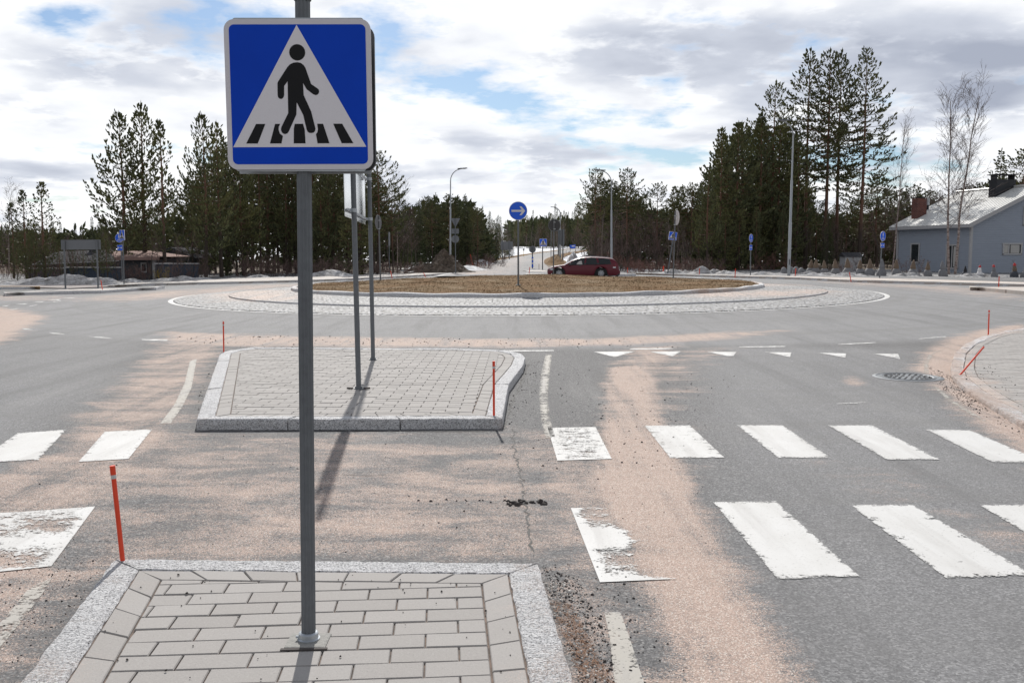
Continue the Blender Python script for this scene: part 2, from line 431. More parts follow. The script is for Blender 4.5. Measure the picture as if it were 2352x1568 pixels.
def mat_grass():
    m, gg, b = new_mat('dry_grass')
    pos = gg.n('ShaderNodeNewGeometry').outputs['Position']
    n = gg.noise(gg.mapping(pos, (1, .8, 1)), 0.9, 7, 0.62); f = gg.noise(pos, 13, 5, 0.7)
    c = gg.ramp(f, ((0.3, (0.11, 0.074, 0.042)), (0.52, (0.18, 0.125, 0.072)), (0.78, (0.27, 0.20, 0.125))))
    c = gg.mix(gg.ramp(n, ((0.42, 0.0), (0.62, 0.65))), c, (0.20, 0.12, 0.065))
    c = gg.mix(gg.ramp(n, ((0.36, 0.75), (0.46, 0.0))), c, (0.26, 0.195, 0.13))
    r = attr(gg, 'rnd').outputs['Fac']
    c = gg.mix(gg.math('MULTIPLY', r, 0.3), c, (0.28, 0.205, 0.12))
    gg.l(c, b.inputs['Base Color']); b.inputs['Roughness'].default_value = 1.0; b.inputs['Specular IOR Level'].default_value = 0.05
    bump(gg, b, f, 0.25, 0.03)
    return m
M = {}
M['asphalt'] = mat_asphalt(); M['paint'] = mat_paint(); M['paint_worn'] = mat_paint('worn_road_paint', 0.42)
M['paint_faint'] = mat_paint('faint_road_paint', 0.30, (0.46, 0.435, 0.39), 0.8)
M['granite'] = mat_granite(); M['paver'] = mat_paver(); M['joint'] = mat_sandjoint()
M['flatpave'] = mat_flatpaving(); M['cobble'] = mat_cobble(); M['ground'] = mat_ground()
M['snow'] = mat_snow('clean_snow', 0.0); M['dirty_snow'] = mat_snow('dirty_snow', 0.8); M['grass'] = mat_grass()
M['galv'] = simple('galvanised_steel', (0.14, 0.152, 0.166), 0.55, 0.35, 0.25, 30, 0.1)
M['galv_light'] = simple('bright_galvanised_steel', (0.42, 0.45, 0.48), 0.42, 0.6, 0.2, 30)
M['steel_pale'] = simple('pale_galvanised_pole', (0.36, 0.38, 0.40), 0.5, 0.4, 0.15, 12)
M['alu'] = simple('aluminium_sheet', (0.75, 0.78, 0.80), 0.16, 1.0, 0.06, 3)
M['grey_back'] = simple('grey_sign_back', (0.155, 0.165, 0.18), 0.6, 0.1, 0.1, 3)
M['dark_back'] = simple('dark_sign_shell', (0.05, 0.053, 0.058), 0.45, 0.2, 0.15, 6)
M['blue'] = simple('sign_blue', (0.001, 0.056, 0.54), 0.5, 0, 0.15, 3.5, 0, 0, 0.15)
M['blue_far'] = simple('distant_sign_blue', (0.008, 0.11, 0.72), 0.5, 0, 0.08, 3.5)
M['white'] = simple('sign_white', (0.66, 0.65, 0.66), 0.45, 0, 0.05, 4)
M['black'] = simple('sign_black', (0.010, 0.010, 0.012), 0.5, 0, 0.1, 5, 0, 0, 0.2)
M['red'] = simple('red_plastic', (0.72, 0.055, 0.015), 0.45, 0, 0.15, 6)
M['reflector'] = simple('grey_reflective_band', (0.5, 0.5, 0.5), 0.3)
M['concrete'] = simple('concrete_footing', (0.27, 0.265, 0.25), 0.9, 0, 0.2, 40, 0.4)
M['yellow'] = simple('yellow_sign', (0.7, 0.45, 0.02), 0.5)
def mat_reflective():
    """prismatic sheeting: a fine cell pattern in a pale grey film"""
    m, gg, b = new_mat('reflective_sheeting')
    tcn = gg.n('ShaderNodeTexCoord')
    vor = gg.n('ShaderNodeTexVoronoi', feature='DISTANCE_TO_EDGE', i_Scale=230.0, i_Randomness=0.1); gg.l(tcn.outputs['Object'], vor.inputs['Vector'])
    n = gg.noise(tcn.outputs['Object'], 3.0, 4, 0.6)
    c = gg.mix(gg.ramp(vor.outputs['Distance'], ((0.03, 1.0), (0.16, 0.0))), (0.62, 0.60, 0.64), (0.80, 0.78, 0.82))
    c = gg.mix(gg.math('MULTIPLY', n, 0.3), c, (0.58, 0.56, 0.60))
    gg.l(c, b.inputs['Base Color']); b.inputs['Roughness'].default_value = 0.4
    return m
M['reflective'] = mat_reflective()
# ================================================================== the ground
CX, CY = 0.6, 38.57
RW = 13.77
def W(pts, dz=0.0): return [at(x, y, dz) for x, y in pts]
def poly_sd(px, py, poly):
    """signed distance (inside positive) from points to a closed polygon"""
    X = np.asarray(px)[:, None]; Y = np.asarray(py)[:, None]
    A = np.array([(p[0], p[1]) for p in poly]); B = np.roll(A, -1, 0)
    d = B-A; L = (d**2).sum(1)+1e-12
    t = np.clip(((X-A[:, 0])*d[:, 0]+(Y-A[:, 1])*d[:, 1])/L, 0, 1)
    dist = np.sqrt((X-A[:, 0]-t*d[:, 0])**2+(Y-A[:, 1]-t*d[:, 1])**2).min(1)
    c = ((A[:, 1] > Y) != (B[:, 1] > Y)) & (X < (B[:, 0]-A[:, 0])*(Y-A[:, 1])/(B[:, 1]-A[:, 1]+1e-12)+A[:, 0])
    ins = c.sum(1) % 2 == 1
    return np.where(ins, dist, -dist)
# where grit lies: outline, weight, softness in metres
SANDS = [
 ([(-400,1120),(0,1120),(150,1040),(330,1010),(420,990),(700,1000),(1180,1010),(1260,1010),(1300,1100),(1300,1290),(-400,1330)], .53, .5),
 ([(430,1060),(1200,1060),(1330,1160),(1330,1270),(330,1270),(300,1130)], .63, .5),
 ([(1180,985),(1330,1000),(1420,1060),(1470,1200),(1400,1350),(1560,1700),(1340,1700),(1230,1290),(1200,1100)], .60, .4),
 ([(1395,845),(1500,830),(1520,950),(1572,1060),(1622,1160),(1692,1300),(1762,1420),(1900,1700),(1620,1700),(1480,1400),(1420,1250),(1350,1100),(1390,960)], .95, .16),
 ([(1440,800),(1560,790),(1540,840),(1500,860),(1400,870)], .8, .4),
 ([(1560,800),(1690,800),(1600,850),(1560,950),(1620,1100),(1570,1060),(1520,950),(1500,830)], .42, .4),
 ([(380,762),(700,772),(1176,780),(1450,774),(1680,762),(1790,759),(1700,774),(1450,792),(1176,797),(700,795),(480,795),(380,790)], .85, .35),
 ([(380,770),(520,790),(470,850),(430,960),(330,1100),(120,1330),(0,1400),(-300,1500),(-300,1200),(0,1075),(130,1030),(230,930),(330,830)], .76, .35),
 ([(440,820),(500,830),(440,980),(380,1010),(300,1120),(380,960)], .45, .3),
 ([(-200,700),(0,705),(66,717),(97,726),(80,742),(50,757),(20,778),(0,787),(-200,850)], 1.15, .25),
 ([(-200,1290),(270,1300),(150,1420),(40,1600),(-400,1800)], .72, .5),
 ([(1300,1300),(1420,1330),(1500,1568),(1560,1800),(1350,1800),(1240,1330)], .66, .4),
 ([(2352,742),(2260,756),(2180,775),(2120,810),(2105,850),(2150,890),(2235,960),(2300,1020),(2420,1090),(2500,1050),(2352,950),(2225,862),(2200,820),(2230,790),(2352,765)], .95, .3),
 ([(2130,800),(2240,790),(2220,850),(2260,930),(2150,880)], .95, .2),
 ([(560,655),(700,651),(900,642),(1000,638),(960,643),(700,656),(400,684),(300,692),(155,690),(200,680),(380,668)], .75, .5),
 ([(-50,678),(155,680),(155,690),(-50,690)], .6, .4),
 ([(1040,632),(1130,622),(1190,590),(1200,592),(1150,622),(1120,634)], .9, .3),
 ([(1230,600),(1262,590),(1330,600),(1330,625),(1290,622)], .8, .5),
 ([(1870,646),(2020,650),(2352,668),(2352,690),(2200,672),(2000,656)], .7, .5),
 ([(470,681),(560,676),(640,680),(690,688),(720,700),(640,703),(520,698)], .95, .5),
 ([(1480,684),(1700,664),(1800,652),(1850,655),(1800,668),(1640,684),(1500,690)], .9, .4),
 ([(1560,692),(1760,684),(1900,672),(1930,676),(1880,688),(1760,695),(1600,700)], .9, .4),
 ([(700,655),(800,652),(1000,652),(1000,656),(760,662)], .3, .4),
 ([(1720,985),(1760,975),(1800,990),(1740,1000)], .35, .2),
 ([(1935,870),(1960,860),(1985,885),(1965,888)], .55, .1),
 ([(1900,1060),(2100,1100),(2300,1180),(2420,1260),(2300,1240),(2100,1150)], .34, .5),
 ([(700,779),(1000,785),(1000,802),(640,800)], .5, .2),
]
SANDW = [([(p.x, p.y) for p in W(pl)], w_, s_) for pl, w_, s_ in SANDS]
def sandval(x, y):
    x = np.asarray(x, float); y = np.asarray(y, float); v = np.zeros_like(x)
    for pl, w_, s_ in SANDW:
        P_ = np.array(pl); m_ = (x > P_[:, 0].min()-s_) & (x < P_[:, 0].max()+s_) & (y > P_[:, 1].min()-s_) & (y < P_[:, 1].max()+s_)
        if m_.any():
            sc_ = s_*max(1.0, float(P_[:, 1].mean())/14)
            v[m_] = np.maximum(v[m_], (w_*1.08 if w_ > .8 else w_*.92)*sstep(-sc_, sc_, poly_sd(x[m_], y[m_], pl)))
    return v
def set_vattr(me, name, vals):
    a = me.attributes.new(name, 'FLOAT', 'POINT'); a.data.foreach_set('value', np.asarray(vals, dtype=np.float32))
def add_sand(o):
    n = len(o.data.vertices); c = np.empty(n*3, dtype=np.float32); o.data.vertices.foreach_get('co', c); c = c.reshape(-1, 3)
    set_vattr(o.data, 'sand', sandval(c[:, 0], c[:, 1]))
def grid_sheet(name, xs, ys, dz, mat, keep=None, zfun=None):
    X, Y = np.meshgrid(xs, ys); nx, ny = len(xs), len(ys)
    Z = gz(X, Y)+dz
    if zfun is not None: Z = Z+zfun(X, Y)
    vs = np.stack([X.ravel(), Y.ravel(), Z.ravel()], 1)
    i = np.arange(nx-1)[None, :]+np.arange(ny-1)[:, None]*nx
    fs = np.stack([i, i+1, i+nx+1, i+nx], -1).reshape(-1, 4)
    if keep is not None:
        cxm = ((X[:-1, :-1]+X[1:, 1:])/2).ravel(); cym = ((Y[:-1, :-1]+Y[1:, 1:])/2).ravel()
        fs = fs[keep(cxm, cym)]
        used = np.unique(fs); remap = -np.ones(len(vs), int); remap[used] = np.arange(len(used)); vs = vs[used]; fs = remap[fs]
    me = bpy.data.meshes.new(name); me.from_pydata(vs.tolist(), [], fs.tolist()); me.materials.append(mat)
    me.polygons.foreach_set('use_smooth', [True]*len(me.polygons)); me.update()
    o = bpy.data.objects.new(name, me); col.objects.link(o)
    return o, vs
def steps(a, b, s0, grow=0.0):
    r_ = [a]; s = s0
    while r_[-1] < b: r_.append(r_[-1]+s); s *= 1+grow
    return np.array(r_)
# road surface: everything tarred round the roundabout
xs = np.concatenate([-steps(10, 62, .12, .045)[::-1], np.arange(-9.9, 10, .1), steps(10, 62, .12, .045)])
ys = np.concatenate([np.arange(-4, 3, .25), np.arange(3, 15, .085), steps(15, 78, .1, .014)])
road, rv = grid_sheet('road', xs, ys, 0.0, M['asphalt'])
structure(road)
set_vattr(road.data, 'sand', sandval(rv[:, 0], rv[:, 1]))
rr_ = np.hypot(rv[:, 0]-CX, rv[:, 1]-CY)
wear = sstep(22.4, 20.8, rr_)*0+sstep(-22.6, -21.2, -rr_)
# lighter, polished carriageways: ring, the lane on the left, the lane on the right
for pl, wv_ in (([(330,775),(250,900),(100,1020),(0,1080),(-600,1300),(-600,850),(0,790),(60,757),(120,745)], .75),
                ([(1600,790),(2100,800),(2120,850),(2160,900),(2352,1030),(2700,1200),(2700,1800),(1900,1800),(1700,1200),(1600,950)], .80)):
    pw = [(p.x, p.y) for p in W(pl)]
    wear = np.maximum(wear, wv_*sstep(-.8, .8, poly_sd(rv[:, 0], rv[:, 1], pw)))
wear = np.maximum(wear, 0.06)
wear = np.maximum(wear, .8*sstep(45, 60, rv[:, 1]))
set_vattr(road.data, 'wear', wear)

# terrain to the horizon
xs = np.concatenate([-steps(60, 1500, 3, .12)[::-1], np.arange(-58.5, 60, 1.5), steps(60, 1500, 3, .12)])
ys = np.concatenate([-steps(5, 300, 5, .2)[::-1], np.arange(0, 260, 2.0), steps(260, 2200, 5, .1)])
nz_ = lambda X, Y: -0.05 - 0.0*X
gr, gv = grid_sheet('ground', xs, ys, 0.0, M['ground'], zfun=lambda X, Y: np.where((Y < 90) & (np.abs(X) < 62), -0.06, 0.0)
                    + 0.10*np.sin(X*.21)*np.sin(Y*.17)*sstep(80, 100, Y))
structure(gr)
sn = 0.22+0.0*gv[:, 0]
def snowp(pl, v_, s_):
    global sn
    pw = [(p.x, p.y) for p in W(pl)]
    sn = np.maximum(sn, v_*sstep(-s_, s_, poly_sd(gv[:, 0], gv[:, 1], pw)))
snowp([(930,628),(1090,622),(1190,592),(1190,580),(1130,578),(1000,590),(930,600)], 1.0, 3)
snowp([(1260,592),(1290,618),(1420,622),(1480,600),(1350,580)], .9, 4)
snowp([(1400,632),(1640,632),(1640,618),(1400,615)], .7, 2)
snowp([(1900,640),(2360,645),(2360,620),(1900,622)], .85, 2)
sn[(gv[:, 1] > 150)] = np.maximum(sn[(gv[:, 1] > 150)], .6)
set_vattr(gr.data, 'snow', sn)

# far road, climbing and bending to the right
cl = [(-1.4, 62), (-.9, 75), (-.5, 95), (.3, 130), (2.2, 180), (5.2, 230), (10.5, 285), (18.5, 335), (31, 390), (60, 450)]
def smoothline(c, n):
    out_ = []
    P_ = [Vector((*p, 0)) for p in c]; P_ = [P_[0]*2-P_[1]]+P_+[P_[-1]*2-P_[-2]]
    for i in range(1, len(P_)-2):
        for k in range(n):
            t = k/n; a, b, c_, d = P_[i-1:i+3]
            out_.append(.5*((2*b)+(c_-a)*t+(2*a-5*b+4*c_-d)*t*t+(3*b-a-3*c_+d)*t**3))
    out_.append(P_[-2]); return out_
def ribbon(name, line, w0, w1, dz, mat, thick=0.0):
    mb = MB(); vs = []; 
    for i, p in enumerate(line):
        d = (line[min(i+1, len(line)-1)]-line[max(i-1, 0)]).normalized(); nrm = Vector((d.y, -d.x, 0))
        for k in range(5):
            q = p+nrm*(w0+(w1-w0)*k/4)
            vs.append(Vector((q.x, q.y, float(gz(q.x, q.y))+dz)))
    fs = [(i*5+k, i*5+k+1, (i+1)*5+k+1, (i+1)*5+k) for i in range(len(line)-1) for k in range(4)]
    mb.add(vs, fs); o = mb.build(name, mat); return o
fl = smoothline(cl, 10)
fr_ = structure(ribbon('far_road', fl, -3.9, 4.1, 0.10, M['asphalt']))
add_sand(fr_); set_vattr(fr_.data, 'wear', [1.0]*len(fr_.data.vertices))
structure(ribbon('road_edge_line', fl, -3.55, -3.4, 0.108, M['paint']))
structure(ribbon('grass_verge', fl[10:], -6.4, -3.9, 0.11, M['grass']))
structure(ribbon('grass_verge', fl[28:], 4.1, 7.5, 0.11, M['grass']))
kb = ribbon('verge_kerb', fl[6:], -6.6, -6.4, 0.22, M['granite']); structure(kb); add_sand(kb)

# ------------------------------------------------------------------ central island of the roundabout
def ring(name, prof, mat, n=256, uv=True, wob=None):
    vs = []; fs = []; uvs = []
    for i, (r, z) in enumerate(prof):
        for j in range(n):
            a = 2*math.pi*j/n
            x = CX+r*math.cos(a); y = CY+r*math.sin(a)
            zz = z+(wob(x, y) if wob else 0)
            vs.append((x, y, float(gz(x, y))+zz))
    for i in range(len(prof)-1):
        for j in range(n):
            j2 = (j+1) % n
            fs.append((i*n+j, (i+1)*n+j, (i+1)*n+j2, i*n+j2))
    me = bpy.data.meshes.new(name); me.from_pydata(vs, [], fs); me.materials.append(mat)
    if uv:
        ul = me.uv_layers.new(name='UVMap')
        for p in me.polygons:
            j = (p.index % n)
            for li, vi in zip(p.loop_indices, p.vertices):
                r = prof[vi//n][0]; jj = vi % n
                if jj == 0 and j == n-1: jj = n
                ul.data[li].uv = (2*math.pi*jj/n*11.5, r)
    me.update(); o = bpy.data.objects.new(name, me); col.objects.link(o); add_sand(o)
    return o
# windings: profile from outer to inner gives upward faces
ra = structure(ring('roundabout_edge_line', [(RW, .008), (RW-.17, .008)], M['paint']))
structure(ring('cobbled_apron', [(RW-.18, .0), (RW-.22, .03), (12.9, .06), (12.2, .09), (11.66, .115)], M['cobble']))
structure(ring('apron_step', [(11.655, .06), (11.65, .160), (11.63, .165)], M['granite']))
structure(ring('cobbled_apron', [(11.628, .160), (10.9, .195), (10.2, .235), (9.38, .285)], M['cobble']))
def kw(x, y): return 0.012*math.sin(x*3.1)+0.01*math.sin(y*4.3+x)
structure(ring('island_kerb', [(9.375, .24), (9.36, .38), (9.33, .40), (9.18, .405), (9.16, .37)], M['granite'], wob=kw))
def mound(r): return .385+.36*(1-r/9.2)
def gwob(x, y): return 0.04*math.sin(x*1.3+y*.7)*math.sin(y*1.1-x*.4)+.008*math.sin(x*3.7)*math.sin(y*3.1)
gp = [(9.165, .34)]+[(r, mound(r)) for r in (9.1, 8.6, 8, 7.2, 6.4, 5.5, 4.5, 3.5, 2.5, 1.6, .8, .02)]
lawn = ring('grass_mound', gp, M['grass'], n=96, wob=gwob); structure(lawn)
for p in lawn.data.polygons: p.use_smooth = True
mb = MB()
for i in range(52000):
    a = rnd.uniform(0, 2*math.pi); r = 9.1*math.sqrt(rnd.random())
    x = CX+r*math.cos(a); y = CY+r*math.sin(a)
    if y > CY+5.5 and rnd.random() < .6: continue
    z = float(0.0078*x)+mound(r)+gwob(x, y)-.015
    h = rnd.uniform(.02, .05)*(1.6 if rnd.random() < .05 else 1); b = rnd.uniform(0, 6.28); ww = rnd.uniform(.008, .02)
    lx, ly = rnd.gauss(0, .05), rnd.gauss(0, .05)
    mb.cur = rnd.random()
    mb.add([Vector((x-ww*math.cos(b), y-ww*math.sin(b), z)), Vector((x+ww*math.cos(b), y+ww*math.sin(b), z)), Vector((x+lx, y+ly, z+h))], [(0, 1, 2)])
gs = mb.build('grass', M['grass']); tag(gs, 'short dry straw-coloured grass covering the central mound of the roundabout', 'grass', kind='stuff')

# ------------------------------------------------------------------ kerbs and paving slabs
def offset_poly(poly, d):
    """inward offset of a counter-clockwise polygon"""
    n = len(poly); out_ = []
    for i in range(n):
        a, b, c = Vector(poly[i-1][:2]), Vector(poly[i][:2]), Vector(poly[(i+1) % n][:2])
        e1 = (b-a).normalized(); e2 = (c-b).normalized()
        n1 = Vector((-e1.y, e1.x)); n2 = Vector((-e2.y, e2.x))
        m_ = (n1+n2); k = d/max(.35, (1+n1.dot(n2))/2)/2
        out_.append(b+m_*k)
    return out_
def kerb_stones(name, outer, closed, width, h, stone=1.0, seed=1, parent=None, jit=.004, join=()):
    """rough granite kerb stones laid along a line (the kerb lies on its left side)"""
    r_ = random.Random(seed); mb = MB(); n = len(outer)
    pts = [Vector(p[:2]) for p in outer]
    inner = offset_poly(pts, width)
    if not closed:
        e = (pts[1]-pts[0]).normalized(); inner[0] = pts[0]+Vector((-e.y, e.x))*width
        e = (pts[-1]-pts[-2]).normalized(); inner[-1] = pts[-1]+Vector((-e.y, e.x))*width
    for i in range(n if closed else n-1):
        a, b = pts[i], pts[(i+1) % n]; ia, ib = inner[i], inner[(i+1) % n]
        L = (b-a).length; k = max(1, round(L/stone)); cuts = [0]+[(q+r_.uniform(-.12, .12))/k for q in range(1, k)]+[1]
        for c0, c1 in zip(cuts[:-1], cuts[1:]):
            g0 = .0065/L if (c0 > 0 or L > .4) else 0; g1 = .0065/L if (c1 < 1 or L > .4) else 0
            o0, o1 = a.lerp(b, c0+g0), a.lerp(b, c1-g1); i0, i1 = ia.lerp(ib, c0+g0), ia.lerp(ib, c1-g1)
            m_ = max(1, int((c1-c0)*L/.06)) if (a.length < 16) else max(1, int((c1-c0)*L/.3))
            base = len(mb.v); dzs = r_.uniform(-.004, .004); rows = 0
            for q in range(m_+1):
                t = q/m_; o_ = o0.lerp(o1, t); in_ = i0.lerp(i1, t)
                sec = [(0, -.02), (0.0, h*.55), (.03, h*.93), (.08, h+dzs), (.5, h+dzs), (.95, h+dzs), (1, h*.9), (1, -.02)]
                for s_, z in sec:
                    p = o_.lerp(in_, s_); jx = r_.uniform(-jit, jit); jz = r_.uniform(-jit, jit)*.8
                    if z > 0: p = p+Vector((jx, r_.uniform(-jit, jit))); z += jz
                    mb.v.append(Vector((p.x, p.y, float(gz(p.x, p.y))+z)))
            ns = 8
            for q in range(m_):
                for s_ in range(ns-1):
                    f = [base+q*ns+s_, base+(q+1)*ns+s_, base+(q+1)*ns+s_+1, base+q*ns+s_+1]
                    mb.f.append(f); mb.a.append(.5)
            mb.f.append([base+s_ for s_ in range(ns)]); mb.f.append([base+m_*ns+s_ for s_ in range(ns)][::-1]); mb.a += [.5, .5]
    o = mb.build(name, M['granite'], parent); add_sand(o)
    return o, inner
def clip(poly, cpoly):
    out_ = poly; n = len(cpoly)
    for i in range(n):
        a, b = cpoly[i], cpoly[(i+1) % n]; e = b-a; inp = out_; out_ = []
        if not inp: return []
        sd = [e.x*(p.y-a.y)-e.y*(p.x-a.x) for p in inp]
        for j in range(len(inp)):
            p, q = inp[j-1], inp[j]; sp, sq = sd[j-1], sd[j]
            if sq >= 0:
                if sp < 0: out_.append(p.lerp(q, sp/(sp-sq)))
                out_.append(q)
            elif sp >= 0: out_.append(p.lerp(q, sp/(sp-sq)))
    return out_
def paving(name, inner, h, rot=0.0, bw=.278, rh=.138, seed=3, parent=None, border=True, off=(0, 0)):
    """individual concrete pavers: a border course, then a running bond cut to fit"""
    r_ = random.Random(seed); mb = MB(); n = len(inner)
    inr = offset_poly(inner, .006)
    fld = offset_poly(inner, .006+.135) if border else inr
    def paver(poly, gap=.0030):
        if len(poly) < 3: return
        ar = sum(poly[i].x*poly[(i+1) % len(poly)].y-poly[(i+1) % len(poly)].x*poly[i].y for i in range(len(poly)))/2
        if ar < .0022: return
        poly = [p for i, p in enumerate(poly) if (p-poly[i-1]).length > .012]
        if len(poly) < 3: return
        c = sum(poly, Vector((0, 0)))/len(poly); dz = r_.gauss(0, .0012); tx, ty = r_.gauss(0, .005), r_.gauss(0, .005)
        def ringp(d, z):
            return [Vector((q.x, q.y, float(gz(q.x, q.y))+z+dz+tx*(q.x-c.x)+ty*(q.y-c.y))) for q in offset_poly(poly, d)]
        b = len(mb.v); k = len(poly); mb.cur = r_.random()
        mb.v += ringp(gap, h-.04)+ringp(gap, h-.005)+ringp(gap+.004, h)
        for lv in range(2):
            for j in range(k):
                j2 = (j+1) % k; mb.f.append([b+lv*k+j, b+lv*k+j2, b+(lv+1)*k+j2, b+(lv+1)*k+j]); mb.a.append(mb.cur)
        mb.f.append([b+2*k+j for j in range(k)]); mb.a.append(mb.cur)
    if border:
        for i in range(n):
            a, b = inr[i], inr[(i+1) % n]; ia, ib = fld[i], fld[(i+1) % n]; L = (b-a).length
            k = max(1, round(L/.275))
            for q in range(k):
                paver([a.lerp(b, q/k), a.lerp(b, (q+1)/k), ia.lerp(ib, (q+1)/k), ia.lerp(ib, q/k)])
    cr, sr = math.cos(rot), math.sin(rot); C = sum(fld, Vector((0, 0)))/n
    rad = max((p-C).length for p in fld)+.5
    fl_ = offset_poly(inner, .006+.135+.003) if border else inr
    m_ = int(rad/rh)
    # cut the field at any inward corner so that every piece is convex
    pcs = [fl_]; nn_ = len(fl_)
    for i in range(nn_):
        a, b, c = fl_[i-1], fl_[i], fl_[(i+1) % nn_]
        if (b-a).cross(c-b) < -.08*(b-a).length*(c-b).length:
            new = []
            for pc_ in pcs:
                ys_ = [p.y for p in pc_]
                for lo, hi in ((min(ys_)-1, b.y), (b.y, max(ys_)+1)):
                    bx_ = [Vector((-99, lo)), Vector((99, lo)), Vector((99, hi)), Vector((-99, hi))]
                    q = clip(list(pc_), bx_)
                    if len(q) > 2: new.append(q)
            pcs = new
    for j in range(-m_, m_+1):
        sh = (j % 2)*bw/2+off[0]
        for i in range(-int(rad/bw)-1, int(rad/bw)+2):
            x0, y0 = i*bw+sh, j*rh+off[1]
            q = [C+Vector((x*cr-y*sr, x*sr+y*cr)) for x, y in ((x0, y0), (x0+bw, y0), (x0+bw, y0+rh), (x0, y0+rh))]
            if max(p.y for p in q) < 0.9: continue
            for pc_ in pcs: 
                cq = clip(q, pc_)
                if len(cq) > 2: paver(cq)
    o = mb.build(name, M['paver'], parent); add_sand(o)
    # bedding seen in the joints
    bd = MB(); bd.add([Vector((p.x, p.y, float(gz(p.x, p.y))+h-.012)) for p in offset_poly(inner, -.01)], [list(range(n))])
    bo = bd.build('paving_bed', M['joint'], parent, tri=True)
    return o
def ccw(p):
    a = sum(p[i][0]*p[(i+1) % len(p)][1]-p[(i+1) % len(p)][0]*p[i][1] for i in range(len(p)))
    return p if a > 0 else p[::-1]
def island(outer_px, h, label, kw_=.165, stone=1.0, seed=1, rot=0.0, off=(0, 0), extra=()):
    pts = ccw([Vector((p.x, p.y)) for p in W(outer_px, h)]+[Vector(e) for e in extra])
    root = empty('traffic_island', gnd(*(sum(pts, Vector((0, 0)))/len(pts))), label=None)
    root['kind'] = 'structure'; root['label'] = label
    Mi = Matrix.Translation(-root.location)
    k, inner = kerb_stones('kerb', pts, True, kw_, h, stone, seed, root)
    p = paving('paving', inner, h-.004, rot, seed=seed, parent=root, off=off)
    for ch in root.children: ch.data.transform(Mi)
    return root, pts, inner
near_l = at(262, 1281, .1); near_l2 = at(44, 1568, .1); dl = (near_l2-near_l); nl = near_l+dl*2.2
near_r = at(1237, 1291, .1); near_r2 = at(1320, 1568, .1); dr = (near_r2-near_r); nr = near_r+dr*2.2
isl1 = island([(262,1281),(1237,1291)], .10, 'near paved traffic island under the crossing sign', .165, 1.5, 5, R(4.2), (.05, .03),
              extra=[(nr.x, nr.y), (nl.x, nl.y)])
isl2 = island([(450,963),(505,811),(530,804),(580,797.5),(834,799),(1056,800.5),(1160,804),(1197,812),(1207,820),(1202,838),(1168.7,882),(1154.4,960)], .105,
              'second paved traffic island with the direction board', .17, 1.05, 9, R(-.5), (.1, .05))
# pavement corner on the right
rc = [(2700,1150),(2500,1060),(2351,972),(2292,936.5),(2251,913.4),(2215,888),(2187,862),(2183,841.7),(2192,811),(2215,790),(2253.7,772.5),(2292,762),(2351,752),(2600,742)]
rcw = [Vector((p.x, p.y)) for p in W(rc, .06)]
root = empty('pavement', gnd(rcw[6].x, rcw[6].y)); root['kind'] = 'structure'; root['label'] = 'pavement corner at the right with curved granite kerb'
k_, inn = kerb_stones('kerb', rcw[::-1], False, .17, .06, .9, 21, root, jit=.006)
inn = inn[::1]
# paving slab surface in brick pattern inside the kerb
poly = ccw(list(inn)+[Vector((rcw[0].x+8, rcw[0].y)), Vector((rcw[-1].x+8, rcw[-1].y))] if inn[-1].y < inn[0].y else list(inn)+[Vector((rcw[-1].x+8, rcw[-1].y)), Vector((rcw[0].x+8, rcw[0].y))])
def slab(name, poly, h, mat, parent=None, side=True):
    """raised slab with real edges; finely cut so that it follows the ground"""
    pts = [(p[0], p[1]) for p in poly]
    bm = bmesh.new(); vs = [bm.verts.new((x, y, 0)) for x, y in pts]; f = bm.faces.new(vs)
    bmesh.ops.triangulate(bm, faces=[f])
    for _ in range(6):
        eds = [e for e in bm.edges if e.calc_length() > max(.5, e.verts[0].co.y*.05)]
        if not eds or len(bm.faces) > 20000: break
        bmesh.ops.subdivide_edges(bm, edges=eds, cuts=1); bmesh.ops.triangulate(bm, faces=bm.faces[:])
    for v in bm.verts: v.co.z = float(gz(v.co.x, v.co.y))+h
    bmesh.ops.recalc_face_normals(bm, faces=bm.faces)
    if bm.faces[:][0].normal.z < 0: bmesh.ops.reverse_faces(bm, faces=bm.faces[:])
    if side:
        be = [e for e in bm.edges if e.is_boundary]
        r_ = bmesh.ops.extrude_edge_only(bm, edges=be)
        for v in r_['geom']:
            if isinstance(v, bmesh.types.BMVert): v.co.z -= h+.08
    me = bpy.data.meshes.new(name); bm.to_mesh(me); bm.free(); me.materials.append(mat)
    o = bpy.data.objects.new(name, me); col.objects.link(o)
    if parent: o.parent = parent
    add_sand(o); return o
paving('paving', poly, .056, R(-6), seed=44, parent=root)
for ch in root.children: ch.data.transform(Matrix.Translation(-root.location))

# far pavements, kept a real step above the road
def far_slab(px_low, px_up, h, mat, name='pavement'):
    pl = W(px_low, 0.0)+W(px_up[::-1], h)
    o = slab(name, ccw([Vector((p.x, p.y)) for p in pl]), h, mat); return structure(o)
farpave = mat_flatpaving('far_paving', (0.47, 0.44, 0.41), (0.40, 0.375, 0.35), .5, .35)
lowL = [(250,659.5),(333,656.5),(430,654),(574,651),(708,647.5),(800,644),(900,639),(975,634.5),(1046,630),(1060,627)]
upL = [(262,655),(300,650.5),(400,645.5),(574,638.5),(700,634.5),(862,630.5),(960,627),(1045,623.5)]
far_slab(lowL, upL, .11, farpave)
lowR = [(1470,630.5),(1550,633.5),(1690,638),(1837,642),(1950,648),(2124,652.5),(2292,657),(2500,663),(2800,672)]
upR = [(1440,626.5),(1550,629),(1766,633),(1950,637),(2124,641),(2352,648),(2500,653),(2800,660)]
far_slab(lowR, upR, .11, mat_flatpaving('far_footpath', (0.50, 0.45, 0.41), (0.46, 0.41, 0.37), 3, 3))
